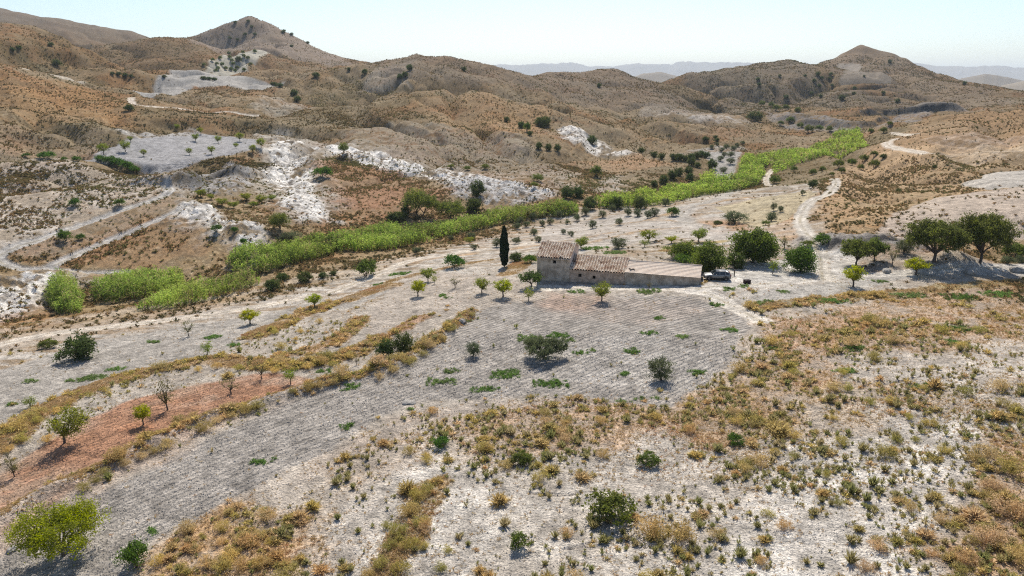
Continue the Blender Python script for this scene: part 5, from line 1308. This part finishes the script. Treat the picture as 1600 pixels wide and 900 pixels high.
def tiled(name, x0, x1, y0, y1, z0, z1, mat, wave=.27, amp=.055, over=.18, parent=None, ragged=.06, seed=1):
    """rows of curved tiles running down the slope, from eave (y0,z0) to ridge (y1,z1)"""
    r = np.random.default_rng(seed); nx = int((x1 - x0 + 2 * over) / wave) * 8; L_ = math.hypot(y1 - y0, z1 - z0); rows = max(2, int(L_ / .42)); ny = rows * 2
    gx = np.linspace(x0 - over, x1 + over, nx + 1); col_ = (np.arange(nx + 1) / 8)
    hz = amp * np.abs(np.cos(math.pi * col_)) * 1.6
    ts = []; up_ = []
    for q in range(rows): ts += [q / rows, (q + 1) / rows - .004]; up_ += [.045, .0]
    ts = np.array(ts); up_ = np.array(up_)
    TX, TT = np.meshgrid(gx, ts); HZ = hz[None] + up_[:, None] + .05
    jag = np.repeat(r.normal(0, ragged, nx // 8 + 2), 8)[:nx + 1]
    sag = -.10 * np.sin(TT * math.pi) + .04 * fbm(TX, TT * 4, 2.5, 2, seed)
    YY = y0 + (y1 - y0) * TT; YY[0] += jag; ZZ = z0 + (z1 - z0) * TT + HZ + sag
    n0 = len(ts); V = np.stack([TX, YY, ZZ], -1).reshape(-1, 3); id_ = np.arange(V.shape[0]).reshape(n0, nx + 1)
    F = np.stack([id_[:-1, :-1], id_[:-1, 1:], id_[1:, 1:], id_[1:, :-1]], -1).reshape(-1, 4)
    V2 = V.copy(); V2[:, 2] -= .1; F2 = F[:, ::-1] + len(V)          # underside
    edge = []
    for loop in (id_[0], id_[-1][::-1]): edge += [(loop[i + 1], loop[i], loop[i] + len(V), loop[i + 1] + len(V)) for i in range(nx)]
    for loop in (id_[:, 0][::-1], id_[:, -1]): edge += [(loop[i + 1], loop[i], loop[i] + len(V), loop[i + 1] + len(V)) for i in range(n0 - 1)]
    me = mesh_np(name, np.r_[V, V2], np.r_[F, F2, np.array(edge)], mat, False)
    uv = me.uv_layers.new(name='UVMap'); lv = np.empty(len(me.loops), np.int32); me.loops.foreach_get('vertex_index', lv)
    uu = np.tile(np.tile(col_, n0), 2); vv = np.tile(np.repeat(np.repeat(np.arange(rows), 2) + .5, nx + 1), 2)
    uv.data.foreach_set('uv', np.c_[uu[lv], vv[lv]].astype(np.float32).ravel())
    return ob(name, me, house if parent is None else parent)
def windows(lst):
    for a, b, c, d in lst:
        f = MB(); t_ = .06
        for q in (((a + b) / 2, .30, c + t_ / 2, b - a, .06, t_), ((a + b) / 2, .30, d - t_ / 2, b - a, .06, t_), (a + t_ / 2, .30, (c + d) / 2, t_, .06, d - c - 2 * t_), (b - t_ / 2, .30, (c + d) / 2, t_, .06, d - c - 2 * t_)):
            f.box(q[:3], q[3:])
        w = f.build('window', M_WOOD, house)
        g = MB(); g.box(((a + b) / 2, .36, (c + d) / 2), (b - a, .03, d - c)); g.build('opening', M_HOLE, w)
# tower
ox = X_T * .48
wT, beT = wall_block('wall', 0, X_T, 7.4, e_t, r_t, 4.2, M_PLASTER, [(ox, ox + .62, e_t - 1.0, e_t - .42)], label='grey rendered tower wall')
windows([(ox, ox + .62, e_t - 1.0, e_t - .42)])
rT = tiled('roof', 0, X_T, -.32, 4.25, e_t - .02, r_t, M_TILE, seed=3, ragged=.1, wave=.46, amp=.17); rT['label'] = 'tiled tower roof'
rT2 = tiled('roof', 0, X_T, 7.7, 4.3, beT - .06, r_t - .02, M_TILE, seed=4)
mb = MB(); mb.tube([(-.2, 4.27, r_t + .08), (X_T * .5, 4.27, r_t + .06), (X_T + .2, 4.27, r_t + .08)], [.13, .13, .13], 8); mb.build('ridge_tiles', M_SHEET, rT)
# broken mortar row along the tower eave
mb = MB(); rr_ = random.Random(4)
for q in np.arange(0.1, X_T, .34): mb.box((q, -.22, e_t - .10 + rr_.uniform(-.03, .03)), (.24, .22, .13), rr_.uniform(-.2, .2))
mb.build('eave_mortar', M_SHEET, rT)
# wing
wa, wb, wc, wd = X_T + 1.55, X_T + 2.15, e_m - 1.25, e_m - .62
wa2, wb2, wc2, wd2 = X_T + 4.1, X_T + 4.6, e_m - 1.35, e_m - .8
wM, beM = wall_block('wall', X_T + .02, X_M, 7.0, e_m, r_m, 4.2, M_PINK, [(wa, wb, wc, wd), (wa2, wb2, wc2, wd2)], label='pinkish rubble wall of the tiled wing')
windows([(wa, wb, wc, wd), (wa2, wb2, wc2, wd2)])
rM = tiled('roof', X_T + .2, X_M, -.25, 4.25, e_m - .02, r_m, M_TILE, seed=5, ragged=.09, over=.1, wave=.46, amp=.17); rM['label'] = 'reddish tiled roof of the wing'
tiled('roof', X_T + .2, X_M, 7.25, 4.3, beM - .06, r_m - .02, M_TILE, seed=6, over=.1)
mb = MB(); mb.tube([(X_T + .1, 4.27, r_m + .08), ((X_T + X_M) / 2, 4.27, r_m + .04), (X_M + .1, 4.27, r_m + .08)], [.13, .13, .13], 8); mb.build('ridge_tiles', M_TILE, rM)
# barn with a pale sheet roof of shallow tiles
da = X_M + 5.0
wB, beB = wall_block('wall', X_M + .03, X_B, 6.4, e_b, r_b, 3.6, M_PLASTER, [], label='grey barn wall')
rB = tiled('roof', X_M + .15, X_B, -.28, 3.65, e_b - .02, r_b, M_SHEET, wave=.22, amp=.02, seed=7, over=.12, ragged=.04); rB['label'] = 'pale dusty barn roof'
tiled('roof', X_M + .15, X_B, 6.65, 3.7, beB - .06, r_b - .02, M_SHEET, wave=.22, amp=.02, seed=8, over=.12)
mb = MB(); mb.tube([(X_M, 3.66, r_b + .07), (X_B + .15, 3.66, r_b + .07)], [.12, .12], 8); mb.build('ridge_tiles', M_SHEET, rB)
mb = MB(); rr_ = random.Random(9)
for q in range(5): mb.box((X_M + 1.2 + rr_.uniform(-.5, .5), .9 + rr_.uniform(-.4, .4), e_b + .38 + .1 * rr_.random()), (.5, .14, .1), rr_.uniform(-1, 1))
mb.build('loose_tiles', M_WOOD, rB)
# barn gable door
mb = MB(); mb.box((X_B + .03, 2.1, e_b - .75), (.06, 1.1, 1.9)); dr = mb.build('door', M_WOOD, house)
mb = MB()
for q in (1.5, 2.7): mb.box((X_B + .07, q, e_b - .75), (.14, .12, 2.0))
mb.box((X_B + .07, 2.1, e_b + .28), (.14, 1.4, .12)); mb.build('frame', M_SHEET, dr)
# ---------------------------------------------------------------- car
def car():
    p = G.cast(1120, 436.5); a = R(-9)
    root = empty('parked_car', (p[0], p[1], p[2] + .02), a)
    tag(root, 'silver sport utility car parked under the dark tree beside the barn', 'car')
    paint = plain('silver_paint', (.20, .20, .20), .35, .5, .5); dark = plain('dark_glass', (.012, .014, .016), .08, .6); blk = plain('black_trim', (.02, .02, .02), .6, .3)
    rub = plain('rubber', (.018, .018, .018), .85, .2); alloy = plain('alloy', (.5, .5, .5), .35, .5, .7)
    # sections along the length (front at -x): x, half width, belt z, bottom z
    L_, Wd = 4.45, .91
    sec = [(-2.22, .70, .62, .40), (-2.12, .84, .80, .30), (-1.75, .90, .93, .26), (-1.1, .91, 1.0, .24), (-.3, .91, 1.03, .24), (.6, .91, 1.06, .24), (1.5, .91, 1.10, .26), (2.02, .88, 1.10, .32), (2.2, .80, .98, .42)]
    V, Fc = [], []
    for x, w, zt, zb in sec:
        ww = [(-w * .97, zb), (-w, zb + .25), (-w * 1.0, zt - .2), (-w * .93, zt - .02), (-w * .8, zt + .03), (w * .8, zt + .03), (w * .93, zt - .02), (w, zt - .2), (w, zb + .25), (w * .97, zb)]
        V += [(x, y, z) for y, z in ww]
    n = 10
    for i in range(len(sec) - 1):
        for k in range(n): Fc.append((i * n + k, i * n + (k + 1) % n, (i + 1) * n + (k + 1) % n, (i + 1) * n + k))
    Fc += [tuple(range(n - 1, -1, -1)), tuple(range((len(sec) - 1) * n, len(sec) * n))]
    mb = MB(); mb.add(V, Fc); body = mb.build('body', paint, root, True)
    bv = body.modifiers.new('edge', 'EDGE_SPLIT'); bv.split_angle = R(38)
    # cabin
    cab = [(-.98, .80, 1.02), (-.25, .72, 1.56), (.35, .72, 1.64), (1.25, .70, 1.60), (1.72, .70, 1.50), (2.08, .78, 1.10)]
    V, Fc = [], []
    for x, w, z in cab: V += [(x, -w, z), (x, w, z)]
    lowz = 1.02
    mb = MB()
    roofp = [(-.25, .72, 1.56), (.35, .73, 1.64), (1.25, .71, 1.61), (1.76, .69, 1.52)]
    V = []
    for x, w, z in roofp: V += [(x, -w, z - .04), (x, -w * .86, z + .02), (x, w * .86, z + .02), (x, w, z - .04)]
    Fc = [(i * 4 + k, (i + 1) * 4 + k, (i + 1) * 4 + k + 1, i * 4 + k + 1) for i in range(3) for k in range(3)]
    V += [(x, y, z - .05) for x, y, z in V]; m_ = 16
    Fc += [tuple(m_ + q for q in reversed(f)) for f in Fc[:9]]
    for loop in ([0, 1, 2, 3], [15, 14, 13, 12], [12, 8, 4, 0], [3, 7, 11, 15]):
        Fc += [(loop[i + 1], loop[i], m_ + loop[i], m_ + loop[i + 1]) for i in range(3)]
    mb.add(V, Fc); roof = mb.build('roof', paint, root, True)
    for s in (-1, 1):       # roof bars
        b = MB(); b.tube([(-.1, s * .66, 1.64), (.4, s * .67, 1.70), (1.5, s * .64, 1.65)], [.025, .03, .025], 6); b.build('roof_rail', blk, roof)
    def quad(nm, P, mat, par=root, th=.02):
        b = MB(); Pv = [Vector(q) for q in P]; nn = (Pv[1] - Pv[0]).cross(Pv[2] - Pv[0]).normalized() * th
        k = len(Pv); b.add([q for q in Pv] + [q - nn for q in Pv], [tuple(range(k)), tuple(range(2 * k - 1, k - 1, -1))] + [((i + 1) % k, i, k + i, k + (i + 1) % k) for i in range(k)])
        return b.build(nm, mat, par)
    quad('windscreen', [(-1.0, .76, 1.02), (-1.0, -.76, 1.02), (-.28, -.66, 1.53), (-.28, .66, 1.53)], dark)
    quad('rear_window', [(2.1, -.74, 1.12), (2.1, .74, 1.12), (1.79, .64, 1.48), (1.79, -.64, 1.48)], dark)
    for s in (-1, 1):
        o_ = (lambda P: P if s < 0 else P[::-1])
        quad('side_window', o_([(-.9, s * .84, 1.05), (.28, s * .845, 1.09), (.28, s * .735, 1.54), (-.25, s * .725, 1.50)]), dark)
        quad('side_window', o_([(.36, s * .845, 1.09), (1.22, s * .845, 1.12), (1.18, s * .725, 1.53), (.36, s * .735, 1.55)]), dark)
        quad('side_window', o_([(1.30, s * .845, 1.13), (1.86, s * .82, 1.14), (1.66, s * .72, 1.46), (1.26, s * .725, 1.52)]), dark)
        for P in ([(-1.02, 1.03), (-.93, 1.04), (-.27, 1.53), (-.33, 1.55)], [(.28, 1.06), (.36, 1.06), (.36, 1.58), (.28, 1.58)], [(1.22, 1.08), (1.30, 1.08), (1.26, 1.56), (1.18, 1.56)], [(1.86, 1.1), (2.1, 1.1), (1.8, 1.5), (1.66, 1.48)]):
            w_ = lambda z: .855 - (z - 1.03) * .24
            quad('pillar', o_([(x, s * w_(z), z) for x, z in P]), paint, roof, .05)
        b = MB(); b.box((-.75, s * 1.0, 1.12), (.16, .2, .14)); b.build('mirror', paint, root)
        for xx in (-.05, .85):
            b = MB(); b.box((xx + .25, s * .925, .98), (.18, .03, .035)); b.build('door_handle', blk, root)
        b = MB(); b.box((.0, s * .925, .38), (3.0, .05, .2)); b.build('side_skirt', blk, root)
        quad('headlight', o_([(-2.16, s * .86, .70), (-1.8, s * .905, .74), (-1.82, s * .9, .88), (-2.14, s * .82, .82)]), alloy)
        b = MB(); b.box((2.12, s * .76, .96), (.16, .2, .26)); b.build('tail_light', plain('tail_lamp', (.25, .02, .015), .3, .5), root)
        for xx in (-1.36, 1.36):
            w = MB(); y0 = s * .80; N_ = 20; prof = [(.20, -.115), (.335, -.115), (.36, -.07), (.36, .07), (.335, .115), (.20, .115)]
            V = [(xx + math.cos(t) * r_, y0 + yy, .36 + math.sin(t) * r_) for t in (2 * math.pi * q / N_ for q in range(N_)) for r_, yy in prof]
            Fq_ = [(i * 6 + k, i * 6 + k + 1, ((i + 1) % N_) * 6 + k + 1, ((i + 1) % N_) * 6 + k) for i in range(N_) for k in range(5)]
            w.add(V, Fq_); wh = w.build('wheel', rub, root, True)
            h = MB(); h.tube([(xx, y0 - s * .06, .36), (xx, y0 + s * .09, .36)], [.21, .21], 18)
            for q in range(5):
                t = 2 * math.pi * q / 5 + .3; h.box((xx + .11 * math.cos(t), y0 + s * .10, .36 + .11 * math.sin(t)), (.06, .03, .06))
            h.build('rim', alloy, wh)
            ar = MB(); ar.tube([(xx + .43 * math.cos(t), s * .912, .37 + .43 * math.sin(t)) for t in np.linspace(-.15, math.pi + .15, 13)], [.05] * 13, 6); ar.build('wheel_arch', blk, body)
    b = MB(); b.box((-2.19, 0, .48), (.12, 1.5, .2)); b.box((2.17, 0, .5), (.12, 1.6, .22)); b.build('bumper', blk, root)
    b = MB(); b.box((-2.2, 0, .68), (.06, .9, .14)); b.build('grille', blk, root)
    b = MB(); b.box((2.215, 0, .74), (.03, .5, .11)); b.build('number_plate', plain('plate', (.7, .7, .68), .5), root)
car()
# small dark trough beside the yard, a stake near the car
p = G.cast(1167, 443); bx = empty('feed_trough', p, .2); tag(bx, 'small dark reddish box standing on the yard in front of the big tree', 'trough')
mb = MB(); mb.box((0, 0, .03), (1.0, .75, .06)); 
for c_, d_2 in (((0, -.35, .34), (1.0, .05, .56)), ((0, .35, .34), (1.0, .05, .56)), ((-.475, 0, .34), (.05, .65, .56)), ((.475, 0, .34), (.05, .65, .56))): mb.box(c_, d_2)
mb.build('bin', plain('dark_red_metal', (.03, .014, .012), .7), bx)
mb = MB(); mb.box((0, 0, .645), (1.06, .8, .04), 0, (.96, .94)); mb.box((0, -.2, .68), (.2, .05, .04)); mb.build('cover', plain('dark_cover', (.02, .012, .012), .7), bx)
p = G.cast(1147, 431); mb = MB(); mb.tube([(0, 0, -.2), (.02, 0, .6), (-.01, .01, 1.15)], [.11, .1, .085], 8); 
o = mb.build('wooden_post', M_WOOD, None, True); o.location = p; tag(o, 'short brown post in dry grass right of the car', 'post')
# rocks lying by the stony bank
M_ROCK = plain('grey_rock', (.20, .185, .165), .95, .1, noise=(4, (.42, .39, .35), .35, .65), bump=.8)
def rock(u, v, wp, label, seed):
    p = G.cast(u, v); cz = p[1] * cp - (p[2] - ZC) * sp; s = wp * cz / F_PX / 2
    import bmesh
    bm = bmesh.new(); bmesh.ops.create_icosphere(bm, subdivisions=3, radius=1)
    for q in bm.verts:
        n_1 = fbm(np.array([q.co.x * 2 + seed]), np.array([q.co.y * 2 + q.co.z * 1.7]), 1.2, 3, seed)[0]
        q.co *= (1 + .38 * n_1); q.co.z *= .6
    me = bpy.data.meshes.new('boulder'); bm.to_mesh(me); bm.free(); me.materials.append(M_ROCK)
    o = ob('boulder', me, loc=(p[0], p[1], p[2] + s * .15)); o.scale = (s, s * .8, s); o.rotation_euler = (0, 0, seed)
    tag(o, label, 'rock')
rock(19, 860, 17, 'grey boulder at the edge left of the largest almond tree', 1)
rock(722, 503, 14, 'pale boulder at the upper end of the stony bank', 2)
rock(640, 630, 20, 'low grey rock on the edge of the ploughed field', 3)
[o for o in SC.objects if o.get('label', '').startswith('low grey rock')][0].scale.z *= .5
rock(1385, 425, 16, 'white rock beside the track below the pines', 4)
rock(1515, 427, 18, 'white rock below the left pine by the track', 5)
rock(1588, 424, 22, 'white rock at the right edge by the track', 6)
# ---------------------------------------------------------------- far mountains and air
M_MTN = plain('mountain_slope', (.20, .17, .135), .95, .1, noise=(.002, (.27, .23, .18), .35, .65))
def range_(name, us, D, dep, seed, jag):
    """a ridge seen along the columns us = [(u, v top)]; real hills with a front and a back slope"""
    az_ = [float(ray(u, v)[0]) for u, v in us]; hz_ = [ZC + float(ray(u, v)[1]) * D for u, v in us]
    n = 240; m = 26; a = np.linspace(az_[0], az_[-1], n); hh = np.interp(a, az_, hz_)
    tt = np.linspace(-1, 1, m); A2, T2 = np.meshgrid(a, tt)
    r_ = D + T2 * dep * (1 + .0 * A2); x = r_ * np.sin(A2); y = r_ * np.cos(A2)
    env = np.clip((a - a[0]) / (a[-1] - a[0]) * 14, 0, 1) * np.clip((a[-1] - a) / (a[-1] - a[0]) * 14, 0, 1)
    base = -70.0
    ridge = (np.maximum(hh - base, 1) * (1 + jag * fbm(a * 90, a * 0, 1.2, 5, seed, .6)))[None]
    prof = (1 - np.abs(T2)) ** 1.15
    rel = 1 + .35 * fbm(x, y, dep * .6, 4, seed + 1) * (1 - (1 - np.abs(T2)) ** 3)
    z = base + ridge * prof * rel
    V = np.stack([x, y, z], -1).reshape(-1, 3); id_ = np.arange(n * m).reshape(m, n)
    F = np.stack([id_[:-1, :-1], id_[:-1, 1:], id_[1:, 1:], id_[1:, :-1]], -1).reshape(-1, 4)
    tag(ob(name, mesh_np(name, V, F, M_MTN, True)), kind='structure')
range_('far_mountains', [(740,112),(770,100),(810,98),(850,98),(880,95),(905,97),(925,103),(960,101),(1000,98),(1040,99),(1080,95),(1110,96),(1150,95),(1200,97),(1260,97),(1300,99),(1380,98),(1430,96),(1460,101),(1500,103),(1540,102),(1580,104),(1640,105),(1720,110)], 16000, 2400, 3, .10)
range_('middle_hills', [(985,122),(1005,113),(1035,110),(1055,115),(1080,124)], 3600, 400, 8, .02)
range_('middle_hills', [(1480,126),(1510,119),(1540,113),(1560,115),(1590,122),(1620,128)], 4200, 500, 9, .02)
range_('middle_hills', [(1565,131),(1600,124),(1640,119),(1700,118),(1780,128)], 2700, 300, 10, .02)
def haze(density):
    m = bpy.data.materials.new('air'); m.use_nodes = True; t = m.node_tree; N = t.nodes
    N.remove(N['Principled BSDF']); v = N.new('ShaderNodeVolumePrincipled')
    v.inputs['Color'].default_value = (.80, .90, 1.0, 1); v.inputs['Density'].default_value = density; v.inputs['Anisotropy'].default_value = .1
    t.links.new(v.outputs[0], N['Material Output'].inputs['Volume'])
    mb = MB(); zmin = float(min(ZF.min(), -80)) - 1; zmax = 520.0
    mb.box((0, 0, (zmin + zmax) / 2), (48000, 48000, zmax - zmin))
    o = mb.build('haze', m); tag(o, kind='stuff')
haze(HAZE)
for o in SC.objects:
    for k_ in ('u', 'v'):
        if k_ in o: del o[k_]
print('objects', len(SC.objects), 'polys', sum(len(m.polygons) for m in bpy.data.meshes))
